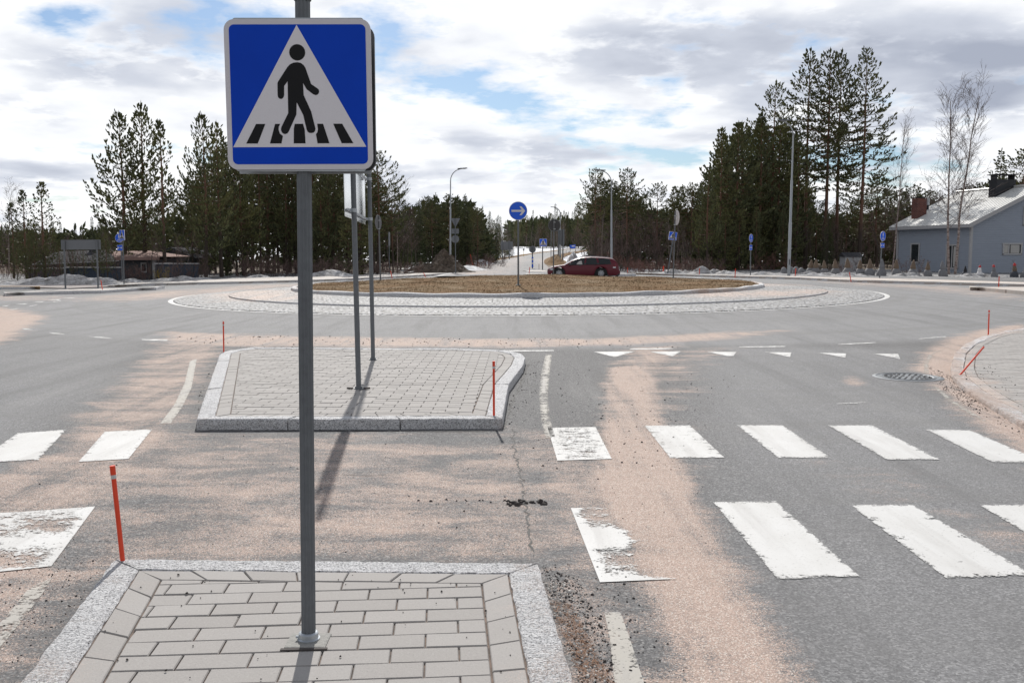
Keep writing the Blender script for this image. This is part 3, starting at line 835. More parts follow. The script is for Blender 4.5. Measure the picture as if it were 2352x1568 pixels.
def kerb_px(px, width=.15, h=.13, seed=4, dz=.0, stone=1.0):
    pts = [Vector((p.x, p.y)) for p in W(px, dz)]
    o, _ = kerb_stones('kerb', pts, False, width, h, stone, seed, None, jit=.003); return structure(o)
kerb_px(lowL, .13, .125); kerb_px(lowR, .13, .125)
# footpath on the left, brown strip with kerb
far_slab([(-60,662),(91,662),(160,664),(250,660),(262,655.5)], [(-60,653),(120,652),(200,649.5),(300,649),(330,648)], .05, mat_flatpaving('tarred_footpath', (0.17,0.15,0.145), (0.16,0.14,0.14), 5, 5), 'footpath')
far_slab([(-60,664),(60,664),(92,662.5)], [(-60,657),(60,657),(92,659)], .12, M['grass'], 'grass_verge')
kerb_px([(-60,664.5),(60,664.5),(92,663.5)], .15, .12)
# kerbed islands beyond
def small_island(px_low, px_up, h, seed):
    pts = ccw([Vector((p.x, p.y)) for p in W(px_low, 0)+W(px_up[::-1], h)])
    root = empty('traffic_island', gnd(pts[0].x, pts[0].y)); root['kind'] = 'structure'
    kerb_stones('kerb', pts, True, .16, h, 1.0, seed, root, jit=.003)
    slab('paving', offset_poly(pts, .15), h-.006, farpave, root, side=False)
    for ch in root.children: ch.data.transform(Matrix.Translation(-root.location))
    return root
small_island([(12.8,677.6),(57.7,678),(230.7,673.8),(310,668.5),(378,662.8)], [(12.8,673),(77,667.8),(148.7,664.3),(260,661.8),(352,660)], .13, 31)['label'] = 'long low traffic island at the left edge of the roundabout'
small_island([(1211,632),(1290,634),(1460,634)], [(1212,629.5),(1290,628.5),(1460,628.5)], .13, 33)['label'] = 'kerbed island in front of the red car'
small_island([(1201,623.8),(1215,627.8),(1262,628.2),(1400,628)], [(1202,621.5),(1225,620.5),(1270,619.5),(1400,620)], .13, 35)['label'] = 'kerbed island carrying the far crossing sign'
ri_ = far_slab([(2226,664),(2262,668.5),(2352,677),(2500,692)], [(2228,659.5),(2352,658.8),(2500,662)], .13, farpave, 'traffic_island'); ri_['label'] = 'traffic island at the right edge of the roundabout'

# ------------------------------------------------------------------ markings
def marking(name, px, mat, dz=.005, worn=None, world=False):
    pts = [p if world else at(p[0], p[1], dz) for p in px]
    bm = bmesh.new(); vs = [bm.verts.new((p.x, p.y, float(gz(p.x, p.y))+dz)) for p in pts]
    f = bm.faces.new(vs); bmesh.ops.triangulate(bm, faces=[f])
    lim = max(.08, pts[0].y*.012)
    for _ in range(6):
        eds = [e for e in bm.edges if e.calc_length() > lim*1.6]
        if not eds: break
        bmesh.ops.subdivide_edges(bm, edges=eds, cuts=1); bmesh.ops.triangulate(bm, faces=bm.faces[:])
    for v in bm.verts: v.co.z = float(gz(v.co.x, v.co.y))+dz
    bmesh.ops.recalc_face_normals(bm, faces=bm.faces[:])
    if bm.faces[:][0].normal.z < 0: bmesh.ops.reverse_faces(bm, faces=bm.faces[:])
    me = bpy.data.meshes.new(name); bm.to_mesh(me); bm.free(); me.materials.append(mat)
    o = bpy.data.objects.new(name, me); col.objects.link(o); structure(o)
    n = len(me.vertices); c = np.empty(n*3, dtype=np.float32); me.vertices.foreach_get('co', c); c = c.reshape(-1, 3)
    sd = poly_sd(c[:, 0], c[:, 1], [(p.x, p.y) for p in pts])
    wv_ = 0.36*(1-sstep(0, .045*max(1, pts[0].y/8), sd))
    if worn: wv_ = wv_*.5+worn(c[:, 0], c[:, 1], sd)
    set_vattr(me, 'worn', wv_); return o
S = 'crosswalk_stripe'
_A = at(1311, 1166); _B = at(1378, 1336); _c1 = at(1400, 1235)
def t1worn(x, y, sd):
    u = x-np.interp(y, [_B.y, _A.y], [_B.x, _A.x]); v = y-_B.y
    keep = np.exp(-(((x-_c1.x)/.20)**2+((y-_c1.y)/.22)**2))*.55+.62*(1-sstep(.02, .06, v))+.25*np.exp(-((u-.12)/.12)**2-((v-.12)/.12)**2)
    return .47+.30*sstep(.2, .32, u)*(v > .07)-keep-.5*(1-sstep(.025, .05, u))-.3*sstep(_A.y-.07, _A.y-.03, y)*(1-sstep(.2, .3, u))
marking(S, [(1258,982),(1368,980),(1405,1053),(1280,1057)], M['paint'], worn=lambda x, y, sd: .27*sstep(.02, .1, sd))
marking(S, [(1481,977),(1584,976),(1664,1050),(1540,1052)], M['paint'], worn=lambda x, y, sd: .10+0*x)
marking(S, [(1692,976),(1796,975),(1909,1051),(1788,1051)], M['paint'])
marking(S, [(1901,976),(2003,976),(2160,1055),(2037,1055)], M['paint'])
marking(S, [(2126,986),(2228,987),(2400,1061),(2280,1061)], M['paint'])
marking(S, [(1311,1166),(1450,1162),(1555,1328),(1378,1336)], M['paint'], worn=t1worn)
marking(S, [(1638,1152),(1782,1150),(1974,1322),(1786,1329)], M['paint'])
marking(S, [(1952,1158),(2096,1158),(2375,1320),(2174,1327)], M['paint'])
marking(S, [(2248,1158),(2400,1158),(2700,1320),(2520,1320)], M['paint'])
marking(S, [(-60,1062),(40,994),(152,986),(88,1056)], M['paint'])
marking(S, [(240,991),(350,985),(295,1053),(180,1060)], M['paint'], worn=lambda x, y, sd: .06+0*x)
marking(S, [(-60,1180),(60,1174),(219,1162),(118,1299),(-60,1318)], M['paint'], worn=lambda x, y, sd: .30*sstep(.05, .12, sd)*sstep(.35, .05, sd)*0+.40*sstep(.02, .06, sd)*(.75+.5*np.sin((y-4.6)*9)*np.sin(x*5)))
marking(S, [(-300,1075),(-170,1062),(-220,990),(-110,985)][:2]+[(-110,1000),(-230,1004)], M['paint'])
T = 'give_way_triangle'
for p in ([(1362.6,807.4),(1458,806.8),(1412,820)], [(1492.8,807.4),(1564,806.6),(1545,818)], [(1623,807.4),(1691.5,808),(1685,817),(1671,817.4)],
          [(1756,808),(1817.7,809.3),(1815,820)], [(1877.8,809.6),(1943.6,811.4),(1942,821)], [(2006.4,812),(2062.8,812),(2068,824.5)],
          [(0,702),(24,700.7),(15,703)], [(34.6,697.9),(65,696.3),(57.7,698.6)], [(74,693),(103.8,691.5),(96,693.8)],
          [(109,688.4),(141,686.9),(134.5,689.4)], [(142,684.5),(174,683),(166.6,685)]):
    marking(T, p, M['paint'], worn=lambda x, y, sd: .05+0*x)
D = 'lane_dash'
for p in ([(1160,804),(1272,803.5),(1273,806),(1160,807)], [(1447,800),(1546,799),(1547,801.5),(1447,803)], [(1697,795.6),(1804,793.8),(1804,796.5),(1697,798)],
          [(1926,789.5),(2011,785.4),(2012,787.6),(1926,791.8)], [(2110,777),(2172,771.6),(2173,773.6),(2110,779)],
          [(51,753.6),(70,754.3),(76,757.6),(56,757)], [(109.7,763),(140,765),(151,768.4),(120,766.3)], [(202.5,771.8),(240,773.6),(260,777.6),(222,775.6)],
          [(325.5,778.3),(384.5,779.4),(384.5,782.8),(326,781.6)], [(23,710.5),(40,707.8),(42,708.8),(27,711.6)], [(66,702.2),(85,699.3),(87,700.3),(69,703.3)],
          [(120,693),(139,690.5),(141,691.4),(122,694)], [(1922,926),(1990,923),(1990,924.6),(1922,927.6)]):
    marking(D, p, M['paint'], worn=lambda x, y, sd: .12+0*x)
E = 'edge_line'
marking(E, [(1253,813),(1268,814),(1262,860),(1258,910),(1264,965),(1276,1005),(1253,1005),(1243,965),(1238,910),(1242,860)], M['paint_faint'])
marking(E, [(436,829),(452,824),(440,890),(418,935),(392,972),(368,972),(400,930),(424,880)], M['paint_faint'], worn=lambda x, y, sd: .05+0*x)
marking(E, [(1388,1405),(1425,1405),(1445,1460),(1490,1600),(1430,1640),(1412,1568),(1400,1460)], M['paint_faint'], worn=lambda x, y, sd: .08+0*x)
marking(E, [(68,1347),(120,1325),(99,1360),(44,1432),(-60,1560),(-120,1560),(-20,1450),(20,1408)], M['paint_faint'], worn=lambda x, y, sd: .16+0*x)
marking(E, [(2172,800),(2182,793),(2146,812),(2132,833),(2134,857),(2122,857),(2122,831),(2134,813)], M['paint_faint'])
marking(E, [(2138,881),(2148,884),(2187,918),(2236,948),(2275,970),(2262,968),(2222,948),(2172,916)], M['paint_faint'])
# far crossing: two rows of dashes
for c0, c1 in ((57,183),(292,435),(535,665),(785,908),(1020,1150)):
    for yy, hh in ((912, 8), (928, 9)):
        x0, x1 = (1850+c0/4.704)/1.742, (1850+c1/4.704)/1.742; y0 = (900+yy/4.704)/1.742
        marking(S, [(x0+1.5, y0), (x1, y0), (x1-1, y0+hh/8.19), (x0, y0+hh/8.19)], M['paint'], dz=.012 if True else 0)
for c0, c1 in ((0,80),(228,350),(495,610)):
    x0, x1 = (1850+c0/4.704)/1.742, (1850+c1/4.704)/1.742; y0 = (900+970/4.704)/1.742
    marking(D, [(x0, y0), (x1, y0-.3), (x1, y0+.8), (x0, y0+1.1)], M['paint'], dz=.012)
marking(E, [(1160,619.5),(1212,616.6),(1238,619.2),(1235,620.2),(1212,618),(1163,620.4)], M['paint'], dz=.012)
# cracks in the tar
def crack(name, px, w0, seed, mat=None):
    r_ = random.Random(seed); P_ = W(px); mb = MB(); pts = []
    for a, b in zip(P_[:-1], P_[1:]):
        n = max(2, int((b-a).length/.05))
        for i in range(n): pts.append(a.lerp(b, i/n)+Vector((r_.gauss(0, .012), r_.gauss(0, .006), 0)))
    vs = []
    for i, p in enumerate(pts):
        ww = w0*r_.uniform(.2, 1.3)*(.25 if r_.random() < .2 else 1)
        d = (pts[min(i+1, len(pts)-1)]-pts[max(0, i-1)]).normalized(); nn = Vector((d.y, -d.x, 0))
        for s in (-1, 1):
            q = p+nn*ww*s; vs.append(Vector((q.x, q.y, float(gz(q.x, q.y))+.003)))
    mb.add(vs, [(2*i, 2*i+1, 2*i+3, 2*i+2) for i in range(len(pts)-1)])
    return structure(mb.build(name, M['tar']))
M['tar'] = simple('dark_tar', (0.03, 0.028, 0.027), 0.8)
crack('road_crack', [(1178,985),(1186,1060),(1200,1110),(1212,1190),(1228,1290)], .007, 3)
crack('kerb_dirt', [(446,987),(600,989.5),(800,990),(1000,991),(1156,990)], .012, 8)
crack('kerb_dirt', [(1158,986),(1175,930),(1200,870),(1214,835)], .010, 9)
crack('road_crack', [(770,1090),(850,1092),(930,1090),(990,1088)], .004, 4)
crack('road_crack', [(1120,886),(1160,884),(1250,888),(1262,888)], .006, 5)
crack('road_crack', [(1262,888),(1700,870)], .002, 6)
# manhole grate on the right
gc = at(2085, 866)
root = empty('drain_grate', gc, label='round cast iron drain grate in the tar at the right', cat='drain grate')
mb = MB(); mb.lathe([(.46, .004), (.42, .012), (.405, .012), (.40, .006), (.36, .006), (.355, .014), (.33, .014), (.32, .006), (.30, .006)], 48); mb.build('frame', M['galv'], root)
mb = MB()
for ri, nb in ((.075, 6), (.15, 12), (.22, 18), (.285, 24)):
    for j in range(nb):
        a = 2*math.pi*j/nb
        mb.box((ri*math.cos(a), ri*math.sin(a), .013), (.045, .022, .003), Matrix.Rotation(a, 4, 'Z'))
mb.build('slots', M['black'], root)
mb = MB(); mb.lathe([(.30, .010), (.001, .012)], 40); mb.build('lid', M['galv'], root)

# ------------------------------------------------------------------ loose grit and debris
def scatter(name, regions, mat, seed, label):
    r_ = random.Random(seed); mb = MB()
    for pl, n, s0, s1, hz in regions:
        P_ = [(p.x, p.y) for p in W(pl, hz)]
        xs_ = [p[0] for p in P_]; ys_ = [p[1] for p in P_]; k = 0
        cx = np.array([r_.uniform(min(xs_), max(xs_)) for _ in range(n*4)]); cy = np.array([r_.uniform(min(ys_), max(ys_)) for _ in range(n*4)])
        ok = poly_sd(cx, cy, P_) > 0
        for x, y in zip(cx[ok], cy[ok]):
            k += 1
            if k > n: break
            s = r_.uniform(s0, s1)*(1 if r_.random() < .85 else 1.7); z = float(gz(x, y))+hz
            vs = []
            for j in range(5):
                a = j*1.2566+r_.uniform(-.3, .3); q = s*r_.uniform(.6, 1.1)
                vs.append(Vector((x+q*math.cos(a), y+q*math.sin(a)*.8, z-.001)))
            for j in range(4):
                a = j*1.57+r_.uniform(-.3, .3); q = s*r_.uniform(.3, .75)
                vs.append(Vector((x+q*math.cos(a), y+q*math.sin(a)*.8, z+s*r_.uniform(.5, .95))))
            mb.cur = r_.random()
            mb.add(vs, [(0,1,6,5), (1,2,6), (2,3,7,6), (3,4,8,7), (4,0,5,8), (5,6,7,8)])
    o = mb.build(name, mat); tag(o, label, 'gravel', kind='stuff'); return o
M['stone'] = simple('dark_chippings', (0.06, 0.052, 0.05), 0.9, 0, 0.5, 30)
M['straw'] = simple('brown_litter', (0.20, 0.105, 0.06), 0.9, 0, 0.5, 30)
M['chip'] = simple('pale_flakes', (0.55, 0.53, 0.5), 0.9, 0, 0.2, 30)
scatter('gravel', [([(1245,1300),(1330,1330),(1400,1480),(1460,1568),(1330,1568)], 700, .002, .006, .0),
    ([(1220,1290),(1420,1300),(1600,1568),(1330,1568)], 160, .003, .007, .0),
    ([(1155,1148),(1260,1150),(1262,1160),(1160,1162)], 46, .006, .02, .0),
    ([(960,1148),(1160,1146),(1170,1158),(960,1160)], 12, .004, .012, .0),
    ([(0,1250),(250,1290),(100,1500),(-60,1568)], 260, .002, .006, .0),
    ([(0,1000),(1600,1000),(1650,1280),(0,1280)], 420, .002, .006, .0),
    ([(300,1310),(1180,1320),(1220,1568),(130,1568)], 60, .002, .0055, .1),
    ([(600,800),(1150,810),(1120,950),(500,950)], 45, .003, .007, .105),
    ([(1170,880),(1210,830),(1260,820),(1220,960),(1170,985)], 200, .003, .008, .0),
    ([(1190,960),(1700,860),(1600,1050),(1250,1100)], 180, .003, .008, .0),
    ([(1280,850),(1600,820),(1560,1100),(1280,980)], 150, .004, .009, .0),
    ([(400,770),(1450,778),(1600,800),(1200,800),(400,800)], 260, .006, .014, .0),
    ([(2130,840),(2190,865),(2280,950),(2250,950),(2150,885)], 620, .003, .009, .0),
    ([(2190,870),(2352,975),(2352,1010),(2200,920)], 220, .003, .008, .0),
    ([(2190,860),(2352,950),(2352,880),(2230,800)], 120, .003, .008, .06),
    ([(440,960),(445,985),(500,830),(480,840)], 120, .004, .012, .0)], M['stone'], 5,
    'dark stone chippings strewn over the tar and along the kerbs')
scatter('gravel', [([(1245,1340),(1300,1340),(1400,1568),(1330,1568)], 200, .004, .010, .0), ([(1240,1300),(1450,1300),(1600,1568),(1330,1568)], 60, .003, .006, .0),
                   ([(0,1000),(2352,1000),(2352,1568),(0,1568)], 260, .002, .004, .0)], M['chip'], 6, 'pale stone flakes scattered over the tar by the near island')
mb = MB(); r_ = random.Random(8)
P_ = [(p.x, p.y) for p in W([(1262,1380),(1310,1390),(1410,1568),(1335,1568)])]
xs_ = [p[0] for p in P_]; ys_ = [p[1] for p in P_]
for i in range(1100):
    x = r_.uniform(min(xs_), max(xs_)); y = r_.uniform(min(ys_), max(ys_))
    if poly_sd([x], [y], P_)[0] < 0: continue
    a = r_.uniform(0, 3.14); L = r_.uniform(.006, .022); wd = .0012
    d = Vector((math.cos(a), math.sin(a), 0))*L; nn = Vector((-math.sin(a), math.cos(a), 0))*wd; c = Vector((x, y, .003+r_.random()*.006)); up = Vector((0, 0, r_.uniform(-.002, .004)))
    mb.add([c-d-nn, c+d-nn+up, c+d+nn+up, c-d+nn], [(0, 1, 2, 3)])
tag(mb.build('plant_litter', M['straw']), 'brown needles and twigs lying along the right kerb of the near island', 'litter', kind='stuff')
# ================================================================== signs
def rrect(w, h, r, n=6, c=(0, 0)):
    out_ = []
    for sx, sz, a0 in ((1, 1, 0), (-1, 1, 90), (-1, -1, 180), (1, -1, 270)):
        for i in range(n+1):
            a = R(a0+90*i/n); out_.append((c[0]+sx*(w/2-r)+r*math.cos(a), c[1]+sz*(h/2-r)+r*math.sin(a)))
    return out_
def circ(r, n=40, c=(0, 0)): return [(c[0]+r*math.cos(2*math.pi*i/n), c[1]+r*math.sin(2*math.pi*i/n)) for i in range(n)]
def flat(name, polys, y0, th, mat, parent):
    mb = MB()
    for p in polys: mb.plate(p, y0, th)
    return mb.build(name, mat, parent, tri=True)
BODY = [(768,476),(735,480),(708,492),(686,514),(655,560),(612,622),(603,640),(602,735),(606,752),(616,762),(628,765),(641,760),(650,748),(654,735),(656,662),(685,625),
        (683,876),(626,985),(621,1005),(624,1022),(634,1036),(652,1043),(670,1038),(683,1022),(748,888),(753,790),(803,892),(828,1008),(836,1026),(850,1034),(866,1035),
        (884,1031),(895,1018),(899,1000),(868,865),(811,735),(808,640),(837,690),(888,728),(905,735),(921,732),(932,720),(936,704),(932,690),(920,680),(873,648),(831,522),(818,500),(797,483)]
BARS = [[(422,962),(496,962),(431,1117),(338,1117)], [(575,962),(616,962),(603,985),(602,1010),(612,1040),(635,1058),(622,1117),(529,1117)],
        [(733,962),(800,962),(812,1010),(816,1117),(721,1117),(725,1000)], [(914,962),(961,962),(1009,1117),(913,1117),(902,1045),(914,1028),(919,1005)],
        [(1043,962),(1115,962),(1202,1117),(1108,1117)]]
def ped_face(parent, size, loc, rot=(0, 0, 0), e=.0012, near=False, w=1.0):
    """blue square with white triangle, walking figure and crossing bars, facing -y"""
    k = size/1173
    tr = lambda pl: [((x-771.5)*k*w, (731-y)*k) for x, y in pl]
    pn = flat('panel', [rrect(size*w, size*1.012, size*.07*w)], 0, e*6, M['reflective'] if near else M['white'], parent)
    pn.location = loc; pn.rotation_euler = rot
    flat('blue_field', [rrect(size*.93*w, size*.94, size*.035*w)], -e, e*1.4, M['blue'] if near else M['blue_far'], pn)
    flat('triangle', [tr([(768,184),(1306,1146),(232,1146)])], -2*e, e*1.4, M['reflective'] if near else M['white'], pn)
    hd = [(768+64*math.cos(i*.2618), 399+64*math.sin(i*.2618)) for i in range(24)]
    flat('walking_figure', [tr(BODY), tr(hd)], -3*e, e*1.4, M['black'], pn)
    for b_ in BARS: flat('crossing_bar', [tr(b_)], -3*e, e*1.4, M['black'], pn)
    return pn
# --- the near crossing sign
base = at(709, 1468, .1)
sd_ = base.y
root = empty('crossing_sign', base, label='large blue pedestrian crossing sign on a fluted grey pole, closest to the viewer', cat='road sign')
def P_at(px, py):      # local coordinates of a point seen at the pole's distance
    return atd(px, py, sd_)-base
top = P_at(694.5, -40); bot = Vector((0, 0, 0))
mb = MB(); nfl = 112; ring0 = []
for i, t in enumerate([0, 1]):
    c = bot.lerp(top, t)
    for j in range(nfl):
        a = 2*math.pi*j/nfl; r = .0281+.0019*math.cos(a*12)
        mb.v.append(c+Vector((r*math.cos(a), r*math.sin(a), 0)))
for j in range(nfl): mb.f.append([j, (j+1) % nfl, nfl+(j+1) % nfl, nfl+j]); mb.a.append(.5)
mb.f.append([nfl+j for j in range(nfl)]); mb.a.append(.5)
mb.build('pole', M['galv'], root, smooth=True, auto=60)
cc = bot.lerp(top, .962)
mb = MB(); mb.lathe([(.0295, 0), (.034, .004), (.034, .05), (.0295, .054)], 32, (P_at(694.7, -5).x, 0, P_at(694, 4).z)); mb.build('pole_sleeve', M['galv'], root, smooth=True, auto=40)
mb = MB(); mb.lathe([(.030, .0), (.046, .0), (.047, .004), (.047, .009), (.0405, .012), (.0405, .030), (.037, .034), (.030, .036)], 40)
mb.tube([(-.050, -.012, .018), (-.034, -.012, .018)], .006, 8)
mb.build('collar', M['galv_light'], root, smooth=True, auto=40)
mb = MB(); mb.box((.0, -.010, -.022), (.17, .15, .052), None, .008)
for i, v in enumerate(mb.v): mb.v[i] = v+Vector((0, 0, .004*math.sin(v.x*40)))
mb.build('footing', M['concrete'], root)
mb = MB(); mb.box((.0, -.093, -.0012), (.19, .018, .006), Matrix.Rotation(R(3), 4, 'Z')); mb.build('gap', M['stone'], root)  # dark slab laid in front of the footing, painting the shade of a hole
size = (858-514)/(F)*(atd(686, 216, sd_).y*math.cos(PITCH)-(atd(686, 216, sd_).z-CAMH)*math.sin(PITCH))*1.0
pc = P_at(686, 216.5); tilt = math.atan2(.0095-.0095, 1)
size *= .960; pc.x += .011; pc.z -= .010
ped_face(root, size, (pc.x, -.046, pc.z), (0, R(-.3), R(1.0)), .0010, near=True)
for zz in (-.24, .24):
    mb = MB(); mb.box((pc.x+.0, -.0, pc.z+zz*size/.6), (.09, .075, .022)); mb.build('bracket', M['galv_light'], root)
mb = MB(); mb.plate(rrect(size*.9, size*1.035, .012, c=(pc.x, pc.z)), -.0385, .006); mb.build('stiffener', M['galv_light'], root, tri=True)
mb = MB(); mb.plate(rrect(size, size*1.012, .045, c=(pc.x+.0, pc.z-.002)), .044, .018); bk = mb.build('rear_panel', M['dark_back'], root, tri=True)
mb = MB(); mb.plate(rrect(size*.93, .012, .002, c=(pc.x, pc.z-size*.513)), .040, .004); mb.build('rear_edge', M['galv_light'], root, tri=True)

# --- generic helpers for the other posts
def post_root(name, bx, by, label, group=None, dz=0.0, cat='road sign', depth=None):
    b = at(bx, by, dz) if depth is None else None
    if depth is not None:
        q = atd(bx, by, depth); b = Vector((q.x, q.y, q.z))
    return empty(name, b, label=label, cat=cat, group=group), b
def loc_at(b, px, py, dd=0.0):
    return atd(px, py, b.y+dd)-b
def pxm(b, n): return n/F*b.y*.999
def post(b, root, px0, px1, py1, r=.03, mat='galv', base=True, name='pole', py0=None):
    t = loc_at(b, px1, py1)
    mb = MB(); mb.tube([(0, 0, -.1), t], r, 10); o = mb.build(name, M[mat], root, smooth=True, auto=50)
    if base:
        mb = MB(); mb.lathe([(r*1.05, .03), (r*1.6, .03), (r*1.7, .012), (r*3, .01), (r*3, -.02)], 14); mb.build('base_plate', M['galv'], root)
    return t
def bands(root, pts, r=.034):
    for p in pts:
        mb = MB(); mb.lathe([(r*.9, -.02), (r, -.02), (r, .02), (r*.9, .02)], 12, p); mb.box((p[0], p[1]-r, p[2]), (r*3.2, .012, .03)); mb.build('clamp', M['galv_light'], root)
def arrow(k, s=1, tx=0, tz=0):
    pts = [(-.36,-.055),(.20,-.055),(.075,-.235),(.19,-.235),(.385,0),(.19,.235),(.075,.235),(.20,.055),(-.36,.055)]
    return [(x*k*s+tx, z*k+tz) for x, z in pts]

# --- direction board on the second island: two poles, a bare sheet seen from behind
b1 = at(824, 893, .105); b2 = at(857, 826, .105)
root = empty('direction_board', b1, label='tall bare metal board on two grey poles on the second island', cat='road sign')
L2 = b2-b1; u2 = Vector((L2.x, L2.y, 0)).normalized(); n2_ = Vector((-u2.y, u2.x, 0))      # n2_ points to the left
t1 = atd(806, 60, b1.y)-b1; t2 = atd(842, 130, b2.y)-b1; t2.y = L2.y
zt = 3.9
t1 = (atd(811, 400, b1.y)-b1); t1 = t1*(zt/t1.z)
q = (atd(848, 400, b2.y)-b1)-L2; t2 = L2+q*(zt/q.z)
for bb, tt in ((Vector((0, 0, 0)), t1), (L2, t2)):
    mb = MB(); mb.tube([bb-Vector((0, 0, .05)), tt], .031, 16); mb.build('pole', M['galv'], root, smooth=True, auto=50)
    mb = MB(); mb.lathe([(.032, .035), (.043, .035), (.045, .012), (.06, .01), (.06, -.01)], 20, bb); mb.build('collar', M['galv'], root)
for s in (-1, 1):
    mb = MB(); mb.box(Vector((s*.10, -.02, .012)), (.07, .03, .018), Matrix.Rotation(R(25*s), 4, 'Z')); mb.build('anchor_tab', M['stone'], root)
zb, ztop = 2.0, 3.78
def onpole(bb, tt, z): return bb.lerp(tt, z/zt)
A0 = onpole(Vector((0, 0, 0)), t1, zb)-u2*.35+n2_*.075; A1 = onpole(L2, t2, zb)+u2*.12+n2_*.075
B1_ = onpole(L2, t2, ztop)+u2*.12+n2_*.075; B0_ = onpole(Vector((0, 0, 0)), t1, ztop)-u2*.35+n2_*.075
mb = MB(); th_ = n2_*.004
mb.add([A0, A1, B1_, B0_, A0+th_, A1+th_, B1_+th_, B0_+th_], [(0,1,2,3), (7,6,5,4), (0,4,5,1), (1,5,6,2), (2,6,7,3), (3,7,4,0)])
mb.build('board', M['alu'], root)
for z in (zb+.08, zb+.66, zb+1.25):
    p0 = onpole(Vector((0, 0, 0)), t1, z)-u2*.3+n2_*.05; p1 = onpole(L2, t2, z)+u2*.08+n2_*.05
    mb = MB(); mb.tube([p0, p1], .016, 4); mb.build('rail', M['galv_light'], root)
    for p in (onpole(Vector((0, 0, 0)), t1, z), onpole(L2, t2, z)):
        mb = MB(); mb.lathe([(.031, -.022), (.037, -.022), (.037, .022), (.031, .022)], 16, p); mb.box(p+n2_*.04, (.05, .05, .035)); mb.build('clamp', M['galv_light'], root)

# --- round blue arrow sign on the mound
def mz(x, y): return mound(math.hypot(x-CX, y-CY))+gwob(x, y)+.0078*x
def mound_sign(bx, depth, label):
    q = atd(bx, 650, depth); b = Vector((q.x, q.y, mz(q.x, q.y)))
    return empty('arrow_sign', b, label=label, cat='road sign'), b
root, b = mound_sign(1190.5, 32.6, 'round blue sign with a white arrow to the right, standing on the grass mound')
post(b, root, 0, 1190.2, 466, .031)
c = loc_at(b, 1190, 484.5); r = pxm(b, 21)
pn = flat('panel', [circ(r, 56)], 0, .006, M['white'], root); pn.location = (c.x, -.05, c.z)
flat('blue_disc', [circ(r*.95, 56)], -.004, .005, M['blue_far'], pn)
flat('white_arrow', [arrow(r*2)], -.008, .005, M['white'], pn)
def side_sign(bx, depth, top, cx, cy, hpx, rot, label, lean=0.0, shade='grey_back'):
    root, b = mound_sign(bx, depth, label)
    t = post(b, root, 0, top[0], top[1], .031)
    c = loc_at(b, cx, cy); r = pxm(b, hpx/2)
    pn = flat('panel', [circ(r, 40)], -.012, .006, M[shade], root); pn.location = (c.x, c.y, c.z); pn.rotation_euler = (0, lean, rot)
    flat('rim', [circ(r*.97, 40)], -.004, .004, M['galv_light'], pn)
    bands(root, [(t.x*k_, t.y*k_, t.z*k_) for k_ in (.93, .80)])
    return root
side_sign(874, 40.0, (870, 496), 868.5, 511, 34, R(72), 'round sign seen almost from the side, on the left part of the grass mound')
side_sign(1546, 40.4, (1551, 485), 1555, 500, 34, R(-80), 'slightly leaning round sign seen from the side, on the right part of the grass mound', shade='white')
root, b = mound_sign(1270.8, 45.5, 'back of a round grey sign in front of the bonnet of the red car')
t = post(b, root, 0, 1272.5, 503, .031)
c = loc_at(b, 1273.5, 517.6); r = pxm(b, 14.2)
pn = flat('panel', [circ(r, 48)], .04, .006, M['grey_back'], root); pn.location = (c.x, 0, c.z)
flat('rim', [circ(r*.93, 48)], .037, .003, M['dark_back'], pn)
bands(root, [(c.x, 0, c.z+r*.5), (c.x, 0, c.z-r*.6)])

# --- red marker stakes
def stake(base, top, label, dz=0.0, r=.010, band=True, cap=True, mat='red', group='thin red marker stakes'):
    b = at(base[0], base[1], dz)
    root = empty('marker_stake', b, label=label, cat='marker stake', group=group)
    t = atd(top[0], top[1], b.y)-b
    if band:
        q0, q1 = t*.865, t*.905
        mb = MB(); mb.tube([(0, 0, -.02), q0], r, 10); mb.tube([q1, t], r*1.15, 10); o = mb.build('rod', M[mat], root, smooth=True, auto=50)
        mb = MB(); mb.tube([q0, q1], r*1.12, 10); mb.build('reflective_band', M['reflector'], root)
    else:
        mb = MB(); mb.tube([(0, 0, -.02), t], r, 6); mb.build('rod', M[mat], root)
    return root
stake((282,1285), (258,1069), 'red stake with grey band at the near left corner of the nearest island', .1, .0125)
stake((514,809), (513,738), 'red stake at the far left corner of the second island', .1, .011)
stake((1134.5,955), (1134,829), 'red stake at the near right corner of the second island', .1, .0115)
stake((2270,768), (2272,712), 'upright red stake at the right edge, behind the pavement corner', .04, .0125)
stake((2203,860), (2260,796), 'red stake leaning far over to the right on the kerb by the drain grate', .06, .012, False)
for bx_, tx_, lb in (((236,669), (231.7,643), 'leaning red stake on the long low island at the left edge'),
    ((901,639), (897,622), 'red stake before the far pavement, right of the side-on round sign'),
    ((977.7,636), (972.6,626), 'short leaning red stake on the far pavement in front of the dirt heap'),
    ((1215,629.5), (1217,613), 'small red stake at the kerb left of the car bonnet'),
    ((1441.5,627), (1441.5,614.6), 'small orange stake in the snow just behind the red car'),
    ((1606,630), (1607,616), 'red stake by the snow heaps right of the leaning crossing sign'),
    ((1688,637), (1689.5,617), 'red stake left of the post with the cycle and pedestrian sign'),
    ((1826,636), (1828,616.4), 'red stake right beside the tall pale lamp post on the right'),
    ((1955,646.5), (1951,625), 'leaning red stake before the row of wrapped shrubs'),
    ((2293.6,661), (2295,635), 'red stake on the traffic island in front of the blue-grey house')):
    stake(bx_, tx_, lb, .05, .02 if bx_[1] > 640 else .026, False)
stake((1088,617), (1080,584), 'long orange stake leaning left beside the far road', .0, .03, False, group=None)
stake((1523,628), (1524,611), 'thick orange stake at the foot of the leaning crossing sign', .0, .05, False)
